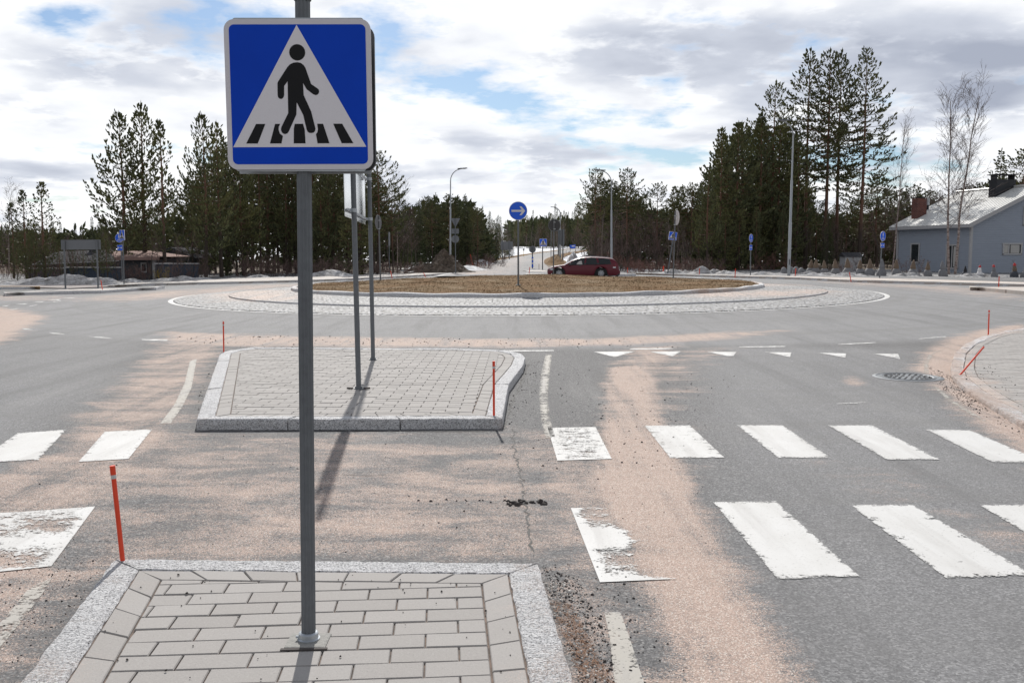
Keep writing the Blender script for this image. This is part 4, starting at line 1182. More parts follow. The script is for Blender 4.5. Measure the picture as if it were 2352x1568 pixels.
stake((1238,620), (1238,606), 'thin grey-brown stake on the far island beside the striped post', .05, .02, False, mat='straw', group=None)

# --- far signs, seen from behind or edge on
def far_sign(bx, by, topxy, panels, label, r=.035, group=None, dz=0.05, mat='galv', depth=None):
    root, b = post_root('road_sign', bx, by, label, group, dz, depth=depth)
    t = post(b, root, bx, topxy[0], topxy[1], r, mat, base=True)
    for pn_ in panels:
        kind, cx, cy, w_, h_ = pn_[:5]; rot = R(pn_[5]) if len(pn_) > 5 else 0
        c = loc_at(b, cx, cy); W_, H_ = pxm(b, w_), pxm(b, h_)
        if kind == 'ped':
            ped_face(root, H_, (c.x, -.06, c.z), (0, rot, 0), .012, w=w_/h_)
        elif kind == 'disc':
            p = flat('panel', [[(x*W_/H_, z) for x, z in circ(H_/2, 36)]], .04, .02, M['grey_back'], root); p.location = (c.x, 0, c.z)
        elif kind == 'yield':
            p = flat('panel', [[(-W_/2, H_/2), (W_/2, H_/2), (0, -H_/2)]], .04, .02, M['grey_back'], root); p.location = (c.x, 0, c.z)
        elif kind == 'plate':
            p = flat('panel', [rrect(W_, H_, min(W_, H_)*.12)], .04, .02, M['grey_back'], root); p.location = (c.x, 0, c.z)
        elif kind == 'edge':
            mb = MB(); mb.box((c.x, -.05, c.z), (max(.03, W_), .5, H_), None, .0); mb.build('panel', M['grey_back'], root)
        elif kind in ('cycle', 'arrows', 'blue'):
            sh = [(x*W_/H_, z) for x, z in circ(H_/2, 36)] if kind == 'cycle' else rrect(W_, H_, min(W_, H_)*.1)
            p = flat('panel', [sh], 0, .03, M['white'], root); p.location = (c.x, -.07, c.z)
            flat('blue_field', [[(x*.92, z*.92) for x, z in sh]], -.01, .012, M['blue_far'], p)
            k = H_/2; kx = W_/2
            if kind == 'cycle':
                fig = [[(x*kx*.9, z*k+.28*k) for x, z in [(-.10,.30),(-.17,.1),(-.16,-.1),(-.09,-.1),(-.09,-.45),(-.02,-.45),(0,-.2),(.02,-.45),(.09,-.45),(.09,-.1),(.16,-.1),(.17,.1),(.10,.30)]],
                       [(x*kx*.9, z*k+.28*k) for x, z in circ(.10, 12, (0, .43))]]
                for sx in (-1, 1):
                    o_ = circ(.17, 16, (.26*sx, -.5)); i_ = circ(.11, 16, (.26*sx, -.5))
                    for j in range(16):
                        j2 = (j+1) % 16; fig.append([(x*kx, z*k) for x, z in (o_[j], o_[j2], i_[j2], i_[j])])
                fig.append([(x*kx, z*k) for x, z in ((-.26,-.52),(-.26,-.46),(-.06,-.3),(.14,-.3),(.28,-.5),(.22,-.5),(.1,-.36),(-.04,-.36))])
                flat('cycle_and_walker', fig, -.02, .012, M['white'], p)
            elif kind == 'arrows':
                fig = []
                for sx in (-1, 1):
                    fig.append([(x*sx, z) for x, z in [(kx*.12, -k*.1), (kx*.5, -k*.1), (kx*.38, -k*.34), (kx*.56, -k*.34), (kx*.82, 0), (kx*.56, k*.34), (kx*.38, k*.34), (kx*.5, k*.1), (kx*.12, k*.1)]])
                flat('double_arrow', fig, -.02, .012, M['white'], p)
            else:
                flat('lettering_band', [[(-kx*.3, k*.25), (kx*.5, k*.25), (kx*.5, k*.6), (-kx*.3, k*.6)], [(-kx*.75, -k*.35), (-kx*.1, -k*.35), (-kx*.1, -k*.15), (-kx*.75, -k*.15)]], -.02, .012, M['white'], p)
    return root, b, t
far_sign(285, 655, (282, 529), [('ped', 281.2, 540.2, 9.5*1.15, 22.3*1.05, 0)], 'narrow-looking crossing sign at left, turned half away, on the pale pavement', .032)
far_sign(281, 646, (277.5, 538), [('cycle', 274.5, 546.6, 18.5, 20.5), ('arrows', 276.5, 569, 12.5, 13)], 'round blue walker and cycle sign half hidden behind the narrow crossing sign at left', .036)
far_sign(1046.6, 629, (1045.5, 502), [('yield', 1046, 512, 22, 21), ('plate', 1045.6, 531, 16.5, 11.4), ('disc', 1045.6, 549, 17.6, 17.6)], 'grey backs of a triangle, plate and disc on a post beside the dirt heap', .035)
far_sign(894.4, 630.5, (893.5, 532), [('edge', 894.2, 549, 2.2, 30)], 'thin sign seen edge on in front of the dark pines, left of the dirt heap', .03)
far_sign(1223, 618, (1223, 568), [('disc', 1223, 572.7, 15.8, 15.8)], 'back of a round sign above a blue and white striped post on the far island', .05)
root = [o for o in bpy.data.objects if o.get('label', '').startswith('back of a round sign above')][0]
b = root.location; c = loc_at(b, 1223, 602)
mb = MB(); mb.box((c.x, -.09, c.z), (.16, .03, pxm(b, 23))); s_ = mb.build('striped_plate', M['blue_far'], root)
for yy in (595.8, 604.6):
    c = loc_at(b, 1223, yy); mb = MB(); mb.box((c.x, -.11, c.z), (.162, .02, pxm(b, 4))); mb.build('white_band', M['white'], s_)
far_sign(1246, 622, (1246.5, 546), [('ped', 1247.6, 557, 17, 17, 0)], 'small pedestrian crossing sign on the far island, left of the red car', .045)
far_sign(1533, 628.5, (1546, 548), [('ped', 1545.3, 542, 18.6, 18.6, 7)], 'pedestrian crossing sign leaning to the right behind the mound', .045)
far_sign(1723.5, 634, (1724.5, 545), [('cycle', 1724.6, 547, 9, 19), ('arrows', 1724, 568.5, 6.5, 12)], 'blue walker and cycle sign in front of the dense trees right of the centre', .035)
far_sign(2020, 641, (2027, 540), [('cycle', 2027, 542.5, 12.5, 22.5), ('arrows', 2026, 563.6, 9, 10.5)], 'blue walker and cycle sign between the wrapped shrubs and the lone bare birch', .033)
far_sign(1265.5, 598, (1266, 505), [], 'plain thin pole beside the far road, behind the back of the round sign', .06)
def two_post(posts, panel, label, r, mat='grey_back', depth=None, bands_=True, dz=.1):
    (x0, y0, tx0, ty0), (x1, y1, tx1, ty1) = posts
    b = at(x0, y0, dz); root = empty('road_sign', b, label=label, cat='road sign')
    b2_ = atd(x1, y1, b.y); b2_.z = b.z
    for bb, tx, ty in ((b, tx0, ty0), (b2_, tx1, ty1)):
        mb = MB(); mb.tube([bb-b-Vector((0, 0, .1)), atd(tx, ty, b.y)-b], r, 10); mb.build('pole', M['galv'], root, smooth=True, auto=50)
        mb = MB(); mb.lathe([(r*1.5, .03), (r*1.7, .012), (r*3.2, .01), (r*3.2, -.02)], 14, bb-b); mb.build('base_plate', M['galv'], root)
    pts = [atd(x, y, b.y)-b for x, y in panel]
    p = flat('panel', [[(q.x, q.z) for q in pts]], r+.02, .03, M[mat], root)
    return root, b
two_post(((150.5, 664.5, 147, 551.5), (225.5, 662.5, 222, 551)), [(138,551),(229,550.5),(229.5,573),(139,573.5)], 'wide grey sign board seen from behind on two posts at the left', .04)
two_post(((1154, 596.5, 1153.5, 552), (1170, 595, 1169.5, 553)), [(1149.8,555),(1178,555),(1178,574),(1149.8,574)], 'back of a square board on two posts in the snow beside the far road', .1, dz=.0)
two_post(((1282.2, 605.5, 1283.5, 527), (1292.5, 605, 1293.5, 527)), [(1281.5,529),(1296.5,526),(1296.5,561),(1281.5,563)], 'tall narrow grey board on two posts behind the round sign near the car', .09, dz=.0)
r_, b = two_post(((1309.5, 581, 1309.5, 565), (1322, 579, 1322, 565)), [(1308.6,563),(1322,562),(1322,570.5),(1308.6,571)], 'small blue information sign far away where the road climbs out of sight', .06, 'blue_far', dz=.0)
flat('lettering_band', [[((x-1315.4)/F*b.y+(1315.4-1309.5)/F*b.y, CAMH+(576-y)/F*b.y-b.z) for x, y in ((1313,564.4),(1320,564.2),(1320,566.4),(1313,566.6))]], .02, .03, M['white'], r_)
far_sign(1203, 590, (1203, 572), [('edge', 1203, 573.5, 3, 5)], 'tiny yellow plate on a post at the foot of the far forest', .05, dz=0)
[o for o in bpy.data.objects if o.get('label', '').startswith('tiny yellow')][0].children[-1].data.materials[0] = M['yellow']

# --- lamp posts
def lamp_post(bx, by, tx, ty, armx, army, r0, label, side, depth=None):
    b = at(bx, by, .0) if depth is None else atd(bx, by, depth)
    root = empty('street_lamp', b, label=label, cat='street lamp', group='tall curved street lamps round the roundabout')
    k = b.y/F; H = atd(tx, ty, b.y).z-b.z; topx = atd(tx, ty, b.y).x-b.x; rad = .9
    mb = MB(); base_r = r0
    zs = [0, H*.35, H*.35+.02, H*.62, H*.62+.02, H-rad]
    rs = [base_r, base_r*.96, base_r*.78, base_r*.74, base_r*.55, base_r*.5]
    mb.tube([(topx*z/H, 0, z) for z in zs], rs, 12); mb.build('pole', M['steel_pale'], root, smooth=True, auto=50)
    pts = []
    for i in range(9):
        a = R(90*i/8); pts.append((topx*(H-rad)/H+side*(rad-rad*math.cos(a)), 0, H-rad+rad*math.sin(a)))
    ex = atd(armx, army, b.y).x-b.x; ez = atd(armx, army, b.y).z-b.z
    pts.append((ex-side*.55, 0, ez-.02)); mb = MB(); mb.tube(pts, base_r*.42, 8); mb.build('arm', M['steel_pale'], root, smooth=True, auto=50)
    mb = MB(); mb.box((ex-side*.3, 0, ez-.01), (.75, .26, .07), Matrix.Rotation(R(-3*side), 4, 'Y'), .02); mb.build('lamp_head', M['galv'], root)
    mb = MB(); mb.box((ex-side*.28, 0, ez-.052), (.45, .18, .012)); mb.build('lamp_glass', M['reflector'], root)
    mb = MB(); mb.box((0, -base_r*.95, .9), (base_r*.9, .02, .35)); mb.build('hatch', M['galv'], root)
    return root
lamp_post(1034, 628, 1035, 388, 1071, 386.5, .085, 'street lamp with its arm to the right, beside the dirt heap', 1, None)
lamp_post(1404.5, 628, 1404.5, 392, 1369.5, 390.5, .085, 'street lamp with its arm to the left, rising behind the tail of the red car', -1, None)
lamp_post(1811.5, 635.5, 1823, 277, 1791, 275.5, .095, 'tallest pale street lamp, before the high pines on the right', -1, None)
lamp_post(1286.7, 604.3, 1286.7, 476.5, 1266, 475.3, .14, 'distant street lamp beside the climbing far road', -1, None)
# ================================================================== trees
def mat_needles(name, dark, light, yellow):
    m, gg, b = new_mat(name)
    r = attr(gg, 'rnd').outputs['Fac']
    oi = gg.n('ShaderNodeObjectInfo').outputs['Random']
    pos = gg.n('ShaderNodeNewGeometry').outputs['Position']
    n = gg.noise(pos, 0.5, 3, 0.6)
    c = gg.mix(r, dark, light)
    c = gg.mix(gg.math('MULTIPLY', gg.ramp(n, ((0.45, 0.0), (0.75, 1.0))), 0.5), c, yellow)
    c = gg.mix(gg.math('MULTIPLY', oi, 0.3), c, [x*.6 for x in dark])
    gg.l(c, b.inputs['Base Color']); b.inputs['Roughness'].default_value = 0.75; b.inputs['Specular IOR Level'].default_value = 0.25
    return m
def mat_bark(name, lo, hi, zsplit=None):
    m, gg, b = new_mat(name)
    tcn = gg.n('ShaderNodeTexCoord')
    n = gg.noise(gg.mapping(tcn.outputs['Object'], (1, 1, .25)), 9.0, 6, 0.7)
    c = gg.mix(n, [x*.6 for x in lo], [x*1.3 for x in lo])
    if zsplit:
        sp = gg.n('ShaderNodeSeparateXYZ'); gg.l(tcn.outputs['Object'], sp.inputs[0])
        k = gg.math('MULTIPLY', gg.math('SUBTRACT', sp.outputs[2], zsplit), .45, clamp=True)
        c = gg.mix(k, c, gg.mix(n, [x*.7 for x in hi], [min(1, x*1.2) for x in hi]))
    gg.l(c, b.inputs['Base Color']); b.inputs['Roughness'].default_value = 0.9; bump(gg, b, n, 0.6, 0.03)
    return m
M['pine'] = mat_needles('pine_needles', (0.065, 0.078, 0.045), (0.20, 0.215, 0.105), (0.31, 0.28, 0.09))
M['spruce'] = mat_needles('spruce_needles', (0.052, 0.066, 0.040), (0.135, 0.155, 0.075), (0.21, 0.205, 0.065))
M['bark_pine'] = mat_bark('pine_bark', (0.060, 0.045, 0.036), (0.17, 0.090, 0.060), 3.0)
M['bark_grey'] = mat_bark('grey_bark', (0.075, 0.062, 0.052), (0.1, 0.09, 0.08))
def mat_birch():
    m, gg, b = new_mat('birch_bark')
    tcn = gg.n('ShaderNodeTexCoord')
    n = gg.noise(gg.mapping(tcn.outputs['Object'], (1.5, 1.5, 6)), 2.2, 5, 0.7)
    gg.l(gg.ramp(n, ((0.38, (0.44, 0.38, 0.35)), (0.52, (0.24, 0.18, 0.16)), (0.66, (0.06, 0.05, 0.05)))), b.inputs['Base Color'])
    b.inputs['Roughness'].default_value = 0.8
    return m
M['birch'] = mat_birch()
M['twig'] = simple('bare_twigs', (0.13, 0.085, 0.075), 0.85, 0, 0.35, 2)
M['twig_pale'] = simple('birch_twigs', (0.13, 0.10, 0.09), 0.85, 0, 0.3, 2)
M['twig_red'] = simple('willow_twigs', (0.17, 0.085, 0.070), 0.85, 0, 0.35, 2)

UP = Vector((0, 0, 1))
class Fast:
    """crown builder: flat lists, tufts as two crossed needle-shaped blades"""
    def __init__(s): s.m = MB()
    def tuft(s, p, d, L, W_, r_):
        a = d.orthogonal().normalized(); b = d.cross(a)
        th = r_.uniform(0, 3.14); u = a*math.cos(th)+b*math.sin(th); v = d.cross(u)
        s.m.cur = r_.random()
        q = p+d*L*.55
        for w_ in (u, v):
            s.m.add([p, q+w_*W_, p+d*L, q-w_*W_], [(0, 1, 2, 3)])
def tree_mesh(mb, name, mat):
    o = mb.build(name, mat); me = o.data; bpy.data.objects.remove(o); return me
def make_pine(seed, H=12.0, cb=.2, Rm=2.6, shape='cone', dens=1.0, tuftL=.34, tuftW=.055, whorl=.46, r0=.17, open_=.0):
    r_ = random.Random(seed); T = MB(); C = Fast()
    bx, by = r_.uniform(-.25, .25), r_.uniform(-.25, .25)
    def axis(z): t = z/H; return Vector((bx*math.sin(t*3), by*math.sin(t*2.6), z))
    zs = [H*i/12 for i in range(13)]
    T.tube([axis(z) for z in zs], [max(.012, r0*(1-.93*(z/H)**1.1)) for z in zs], 7)
    # dead stubs under the crown
    z = H*.12
    while z < H*cb:
        a = r_.uniform(0, 6.28); L = r_.uniform(.3, 1.4)*(Rm/2.6)
        p = axis(z); d = Vector((math.cos(a), math.sin(a), r_.uniform(-.3, .1))).normalized()
        if r_.random() < .8: T.tube([p, p+d*L*.6, p+d*L+Vector((0, 0, -.1*L))], [.018, .012, .004], 3, False)
        z += r_.uniform(.12, .4)
    z = H*cb
    while z < H*.985:
        t = (z-H*cb)/(H*(1-cb))
        if shape == 'cone': prof = (1-t)**.75*(.55+.45*min(1, t*5))
        elif shape == 'tall': prof = (.40+.60*math.sin(math.pi*min(1, (t*.85+.12))))*(1-t**2.2*.86)
        else: prof = (.45+.55*math.sin(math.pi*min(1, t*.9+.12)))*(1-t**4*.6)
        n = r_.choice((3, 4, 4, 5)); a0 = r_.uniform(0, 6.28)
        for j in range(n):
            if r_.random() < open_: continue
            a = a0+6.28*j/n+r_.uniform(-.35, .35); L = max(.25, Rm*(1.18 if shape == 'cone' else 1.35)*prof*r_.choice((.5, .75, .95, 1.0, 1.15))*r_.uniform(.85, 1.12))
            el = ((-.12+.75*t**1.3) if shape == 'cone' else (-.22+.62*t**1.6))+r_.uniform(-.18, .18); crl = .45 if shape == 'cone' else .22
            p = axis(z+r_.uniform(-.12, .12)); hd = Vector((math.cos(a), math.sin(a), 0))
            pts = []; ns = 5
            for i in range(ns+1):
                s_ = i/ns; e = el-.10*math.sin(s_*3.14)+crl*s_*s_
                pts.append(p+hd*L*s_*math.cos(e*.8)+UP*L*s_*math.sin(e))
            T.tube(pts, [max(.006, .028*(L/2.5)*(1-.8*i/ns)) for i in range(ns+1)], 3, False)
            nt_ = max(3, int(L*(5.6 if shape == 'cone' else 5.2)*dens)); s0 = .22 if L < 1.4 else .38
            for k in range(nt_):
                s_ = s0+(1-s0)*(k+r_.random())/nt_
                f = s_*ns; i = min(ns-1, int(f)); q = pts[i].lerp(pts[i+1], f-i); bd = (pts[i+1]-pts[i]).normalized()
                side = hd.cross(UP)*(1 if k % 2 else -1)
                tl = (.30+.42*L*(1-s_)*.55)*r_.uniform(.6, 1.2)
                td = (bd*.75+side*r_.uniform(.4, 1.1)+UP*r_.uniform(.0, .5)).normalized()
                m_ = max(1, int(tl/.17))
                for w_ in range(m_):
                    u = (w_+.6)/m_
                    pp = q+td*tl*u+Vector((r_.gauss(0, .04), r_.gauss(0, .04), r_.gauss(0, .035)))
                    dd = (td+UP*r_.uniform(.1, .7)+Vector((r_.gauss(0, .3), r_.gauss(0, .3), 0))).normalized()
                    C.tuft(pp, dd, tuftL*r_.uniform(.7, 1.2), tuftW*r_.uniform(.8, 1.3), r_)
            for _ in range(3):
                dd = ((pts[-1]-pts[-2]).normalized()+UP*.5+Vector((r_.gauss(0, .25), r_.gauss(0, .25), 0))).normalized()
                C.tuft(pts[-1], dd, tuftL*1.15, tuftW, r_)
        z += whorl*r_.uniform(.75, 1.25)*(1.0 if t < .8 else .75)
    for _ in range(7):
        dd = (UP*1.6+Vector((r_.gauss(0, .35), r_.gauss(0, .35), 0))).normalized()
        C.tuft(axis(H*.99), dd, tuftL*1.3, tuftW, r_)
    C.tuft(axis(H*.99), UP, tuftL*1.8, tuftW*.8, r_)
    return tree_mesh(T, 'trunk', M['bark_pine']), tree_mesh(C.m, 'crown', M['pine']), H
def make_spruce(seed, H=14.0, Rm=2.0, cb=.05, dens=1.0, rag=.25):
    r_ = random.Random(seed); T = MB(); C = Fast()
    zs = [H*i/8 for i in range(9)]
    T.tube([(0, 0, z) for z in zs], [max(.01, .16*(1-.95*z/H)) for z in zs], 6)
    z = H*cb
    while z < H*.99:
        t = z/H; L0 = Rm*(1-t)**.85*(1 if t > .12 else .8); n = 7 if t < .7 else 5; a0 = r_.uniform(0, 6.28)
        for j in range(n):
            a = a0+6.28*j/n+r_.uniform(-.3, .3); L = max(.12, L0*r_.uniform(1-rag*1.6, 1+rag*.4)); hd = Vector((math.cos(a), math.sin(a), 0))
            dr = -.35+.75*t; k = max(2, int(L*6.5*dens))
            if L > .8: T.tube([Vector((0, 0, z)), Vector((0, 0, z))+hd*L*.8+UP*L*dr*.4], [.018, .006], 3, False)
            for i in range(k):
                s_ = (i+r_.random())/k
                q = Vector((0, 0, z))+hd*L*s_+UP*(L*s_*dr*.5+.12*L*s_*s_)
                sd = hd.cross(UP)*r_.choice((-1, 1))*r_.uniform(.1, .42)*L*(1-s_*.7)
                dd = (hd*.9+sd.normalized()*.6+UP*r_.uniform(-.6, .25)).normalized()
                C.tuft(q+sd, dd, .38*r_.uniform(.7, 1.2), .075, r_)
        z += .24+.10*(1-t)
    for _ in range(3): C.tuft(Vector((0, 0, H*.975)), (UP+Vector((r_.gauss(0, .12), r_.gauss(0, .12), 0))).normalized(), .55, .04, r_)
    return tree_mesh(T, 'trunk', M['bark_grey']), tree_mesh(C.m, 'crown', M['spruce']), H
def make_bare(seed, H=9.0, stems=1, spread=.9, matT='birch', matC='twig_pale', nb=26, tw=7, r0=.085, cb=.25, thin=.010, lean=.05):
    r_ = random.Random(seed); T = MB(); C = MB()
    def limb(mb, p, d, L, r, n=4, curl=.25, sides=4):
        pts = [p]; dd = d
        for i in range(n):
            dd = (dd+Vector((r_.gauss(0, curl*.4), r_.gauss(0, curl*.4), r_.gauss(.05, curl*.2)))).normalized()
            pts.append(pts[-1]+dd*L/n)
        mb.tube(pts, [max(thin*.55, r*(1-.8*i/n)) for i in range(n+1)], sides, False); return pts
    for s in range(stems):
        a = 6.28*s/max(1, stems)+r_.uniform(-.5, .5); off = Vector((math.cos(a), math.sin(a), 0))*(.15*stems if stems > 1 else 0)
        h = H*r_.uniform(.8, 1) if s else H
        d0 = (UP+Vector((math.cos(a), math.sin(a), 0))*lean*(1+stems*.4)).normalized()
        tp = limb(T, off*.6, d0, h, r0, 9, .10, 7)
        for i in range(nb):
            t = cb+(1-cb)*(i+r_.random())/nb*.98; f = t*9; k = min(8, int(f)); p = tp[k].lerp(tp[k+1], f-k)
            aa = r_.uniform(0, 6.28); el = .55+.6*t
            d = (Vector((math.cos(aa)*math.cos(el), math.sin(aa)*math.cos(el), math.sin(el)))).normalized()
            L = spread*H*.20*(1-(t-cb)*.62)*r_.uniform(.6, 1.2)
            bp = limb(C, p, d, L, r0*.24*(1.1-t), 4, .28, 3)
            for j in range(tw):
                f = r_.uniform(.8, 3.99); k = int(f); q = bp[k].lerp(bp[k+1], f-k)
                d2 = ((bp[k+1]-bp[k]).normalized()+Vector((r_.gauss(0, .5), r_.gauss(0, .5), r_.gauss(.1, .3)))).normalized()
                l2 = L*r_.uniform(.25, .5)
                tp2 = limb(C, q, d2, l2, thin, 2, .3, 3)
                for _ in range(2):
                    q2 = tp2[1].lerp(tp2[2], r_.random())
                    d3 = (d2+Vector((r_.gauss(0, .6), r_.gauss(0, .6), r_.gauss(0, .35)))).normalized()
                    limb(C, q2, d3, l2*.6, thin*.7, 1, .3, 3)
    return tree_mesh(T, 'trunk', M[matT]), tree_mesh(C, 'branches', M[matC]), H
PR = {
 'yp1': make_pine(1, 12, .16, 3.1, 'cone', 1.0), 'yp2': make_pine(2, 12, .22, 2.3, 'cone', 1.05), 'yp3': make_pine(3, 12, .18, 2.0, 'cone', .8, open_=.15),
 'yp4': make_pine(14, 12, .10, 2.6, 'cone', 1.1),
 'tp1': make_pine(4, 19, .44, 2.6, 'tall', 1.0, r0=.2), 'tp2': make_pine(5, 19, .38, 2.3, 'tall', 1.1, r0=.19), 'tp3': make_pine(6, 19, .30, 2.8, 'tall', 1.0, r0=.21),
 'rp1': make_pine(7, 13, .45, 2.3, 'round', 1.0, tuftL=.36), 'rp2': make_pine(8, 13, .35, 2.4, 'round', .9, tuftL=.36),
 'dp1': make_pine(9, 13, .04, 2.2, 'tall', 1.15, tuftL=.36, tuftW=.065), 'dp2': make_pine(10, 14, .05, 2.5, 'cone', 1.1, tuftL=.36, tuftW=.065),
 'sp1': make_spruce(11, 14, 1.9), 'sp2': make_spruce(12, 14, 1.5, rag=.4), 'sp3': make_spruce(13, 12, 2.3, dens=1.1),
 'b1': make_bare(21, 11, 1, spread=1.3, nb=34), 'b2': make_bare(22, 11, 2, lean=.03, nb=38, spread=1.2, tw=8), 'b3': make_bare(23, 9, 1, nb=20, matT='bark_grey', matC='twig'),
 'b4': make_bare(24, 8, 3, nb=16, r0=.05, matT='bark_grey', matC='twig', lean=.09), 'b5': make_bare(25, 9, 3, nb=18, r0=.05, lean=.07),
 'bu1': make_bare(31, 2.6, 9, nb=7, tw=6, r0=.018, cb=.12, thin=.009, lean=.10, spread=1.6, matT='twig_red', matC='twig_red'),
 'bu2': make_bare(32, 2.6, 11, nb=6, tw=6, r0=.018, cb=.1, thin=.009, lean=.08, spread=1.6, matT='twig', matC='twig'),
}
KIND = {'y': ('pine_tree', 'pine tree'), 't': ('pine_tree', 'pine tree'), 'r': ('pine_tree', 'pine tree'), 'd': ('pine_tree', 'pine tree'), 's': ('spruce_tree', 'spruce tree')}
def tree(kind, loc, h, label, group=None, wide=1.0, rz=None):
    tr, cr, H = PR[kind]
    if kind.startswith('bu'): nm, cat = 'bare_bush', 'bush'
    elif kind[0] == 'b': nm, cat = 'bare_tree' if kind in ('b3', 'b4') else 'birch_tree', 'leafless tree' if kind in ('b3', 'b4') else 'birch tree'
    else: nm, cat = KIND[kind[0]]
    k = h/H; e = empty(nm, loc, rnd.uniform(0, 6.28) if rz is None else rz, label, cat, group); e.scale = (k*wide, k*wide, k)
    for me, n_ in ((tr, 'trunk'), (cr, 'crown' if nm.startswith(('pine', 'spruce')) else 'branches')):
        o = bpy.data.objects.new(n_, me); col.objects.link(o); o.parent = e
    return e
def tpx(kind, px, topy, depth, label, group=None, wide=1.0, base=None, dz=-.1):
    q = atd(px, topy, depth); p = gnd(atd(px, 600, depth).x, depth, dz)
    h = q.z-p.z
    return tree(kind, p, h, label, group, wide)
# single trees one can pick out
for a in (('yp1', 287, 268, 65, 'broad dark pine standing left of the tallest pine in the left group'), ('yp2', 335, 246, 66, 'tallest slim pine of the left group'),
          ('yp3', 378, 286, 64, 'thin sparse pine right of the tallest pine in the left group'), ('yp1', 472, 272, 66, 'broad pine next to the left edge of the big crossing sign', None, .85),
          ('yp2', 508, 288, 68, 'dark pine partly cut off by the left edge of the big crossing sign'), ('yp3', 103, 424, 62, 'small pine at left whose top stands free against the sky', None, 1.35),
          ('yp3', 60, 442, 63, 'second small pine from the left edge, a little lower than its neighbour', None, 1.2), ('yp3', 30, 470, 66, 'small pine nearest the left edge of the picture', None, 1.3),
          ('rp2', 866, 355, 74, 'rounded dark pine just right of the big crossing sign'), ('rp1', 903, 425, 78, 'lower round pine right of the big crossing sign, beside a bare birch'),
          ('tp1', 1775, 190, 84, 'leftmost of the high orange-stemmed pines behind the tall lamp post', None, 1.0), ('tp2', 1850, 116, 86, 'highest pine, with a bare orange stem, left in the tall group'),
          ('tp1', 1893, 117, 85, 'high pine in the middle of the tall group, lit stem', None, 1.0), ('tp2', 1921, 119, 88, 'slender high pine right of the middle of the tall group'),
          ('tp3', 1972, 118, 84, 'high pine standing furthest to the right of the tall group', None, .95),
          ('dp2', 1742, 268, 82, 'dense olive-green pine left of the high pines'), ('dp1', 1690, 288, 80, 'dense dark pine on the slope of the right group'),
          ('dp1', 1652, 300, 79, 'dense pine with a feathery tip at the left end of the right group', None, .9), ('yp2', 1625, 388, 76, 'slim pine on the left flank of the dense right group'),
          ('rp1', 1586, 424, 82, 'pine with a flat round crown behind the leaning crossing sign'), ('rp1', 1510, 424, 84, 'lone flat-topped pine between two dark clumps, right of the car', None, 1.05),
          ('rp2', 1441, 394, 84, 'dark tall-crowned pine right of the lamp post behind the car', None, .95), ('rp2', 1368, 394, 84, 'dark pine left of the lamp post behind the car', None, .8),
          ('sp3', 2288, 343, 88, 'dark pointed spruce behind the roof of the blue-grey house', None, .9), ('rp1', 2345, 345, 90, 'round pine at the right edge behind the blue-grey house', None, 1.2),
          ('rp2', 2015, 412, 92, 'bushy dark pine right of the tall group', None, 1.5), ('rp1', 2095, 428, 96, 'dark pine behind the brick chimney', None, 1.3),
          ('sp2', 1900, 480, 76, 'small dark spruce among the stems of the high pines', None, 1.3), ('sp1', 1070, 446, 100, 'large dark spruce behind the left lamp post', None, .9),
          ('sp3', 985, 450, 98, 'dark spruce with a blunt top left of the left lamp post', None, .8), ('sp2', 1141, 500, 128, 'light-topped thin spruce left of the round arrow sign')):
    tpx(*a)
for a in (('b2', 2188, 215, 62, 'tall two-stemmed bare birch in front of the blue-grey house', None, 1.0), ('b1', 2050, 302, 68, 'lone thin bare birch between the pines and the house', None, .8),
          ('b1', 912, 425, 80, 'bare birch with a fine pale crown right of the big crossing sign'), ('b5', 1385, 470, 72, 'white-stemmed birches just left of the lamp post behind the car', None, .7),
          ('b1', 2225, 430, 82, 'small bare birch behind the house roof'), ('b5', 2150, 440, 84, 'bare birches behind the brick chimney'),
          ('b1', 18, 438, 76, 'bare birch at the left edge of the picture', None, 1.2), ('b1', 2330, 600, 61, 'young birch before the gable wall of the house', None, 1.3)):
    tpx(*a)
for a in (('bu2', 2098, 590, 61, 'dark bare bush before the side wall of the house', None, 1.1), ('bu1', 1330, 575, 70, 'reddish bush behind the car bonnet'),
          ('bu1', 1940, 600, 62, 'bare bush between the wrapped shrubs left of the house', None, 1.0)):
    tpx(*a)
r_ = random.Random(77)
def fill(kinds, x0, x1, topf, d0, d1, n, label, group, wide=(.8, 1.15), sink=.1):
    for i in range(n):
        px = x0+(x1-x0)*(i+r_.uniform(.1, .9))/n; d = r_.uniform(d0, d1)
        tpx(r_.choice(kinds), px, topf(px)+r_.gauss(0, 9), d, label, group, r_.uniform(*wide), dz=-sink)
interp = lambda pts: (lambda x: float(np.interp(x, [p[0] for p in pts], [p[1] for p in pts])))
# forest behind the left group
fill(['yp4', 'dp1', 'dp2', 'yp2'], 430, 880, interp([(430, 400), (520, 350), (700, 330), (850, 380), (880, 420)]), 70, 92, 26, 'dark pine in the dense stand behind the big crossing sign', 'dense pines behind the big crossing sign')
fill(['rp2', 'dp1', 'tp3'], 520, 870, interp([(520, 330), (700, 300), (870, 400)]), 76, 90, 14, 'long-stemmed pine in the dense stand behind the big crossing sign', 'long-stemmed pines behind the big crossing sign')
fill(['yp4', 'rp2', 'yp2', 'sp2'], -30, 470, interp([(-30, 520), (150, 515), (300, 500), (430, 440), (470, 430)]), 82, 105, 24, 'dark conifer in the low wood at the far left', 'conifers in the low wood at the far left')
fill(['b3', 'b4', 'b5'], -20, 500, interp([(-20, 520), (200, 535), (500, 520)]), 72, 82, 18, 'leafless brown tree in the low wood at the far left', 'leafless trees in the low wood at the far left')
fill(['b3', 'b4'], 860, 960, interp([(860, 440), (960, 480)]), 82, 92, 9, 'leafless tree between the pines and the dark spruces', 'leafless trees right of the big crossing sign')
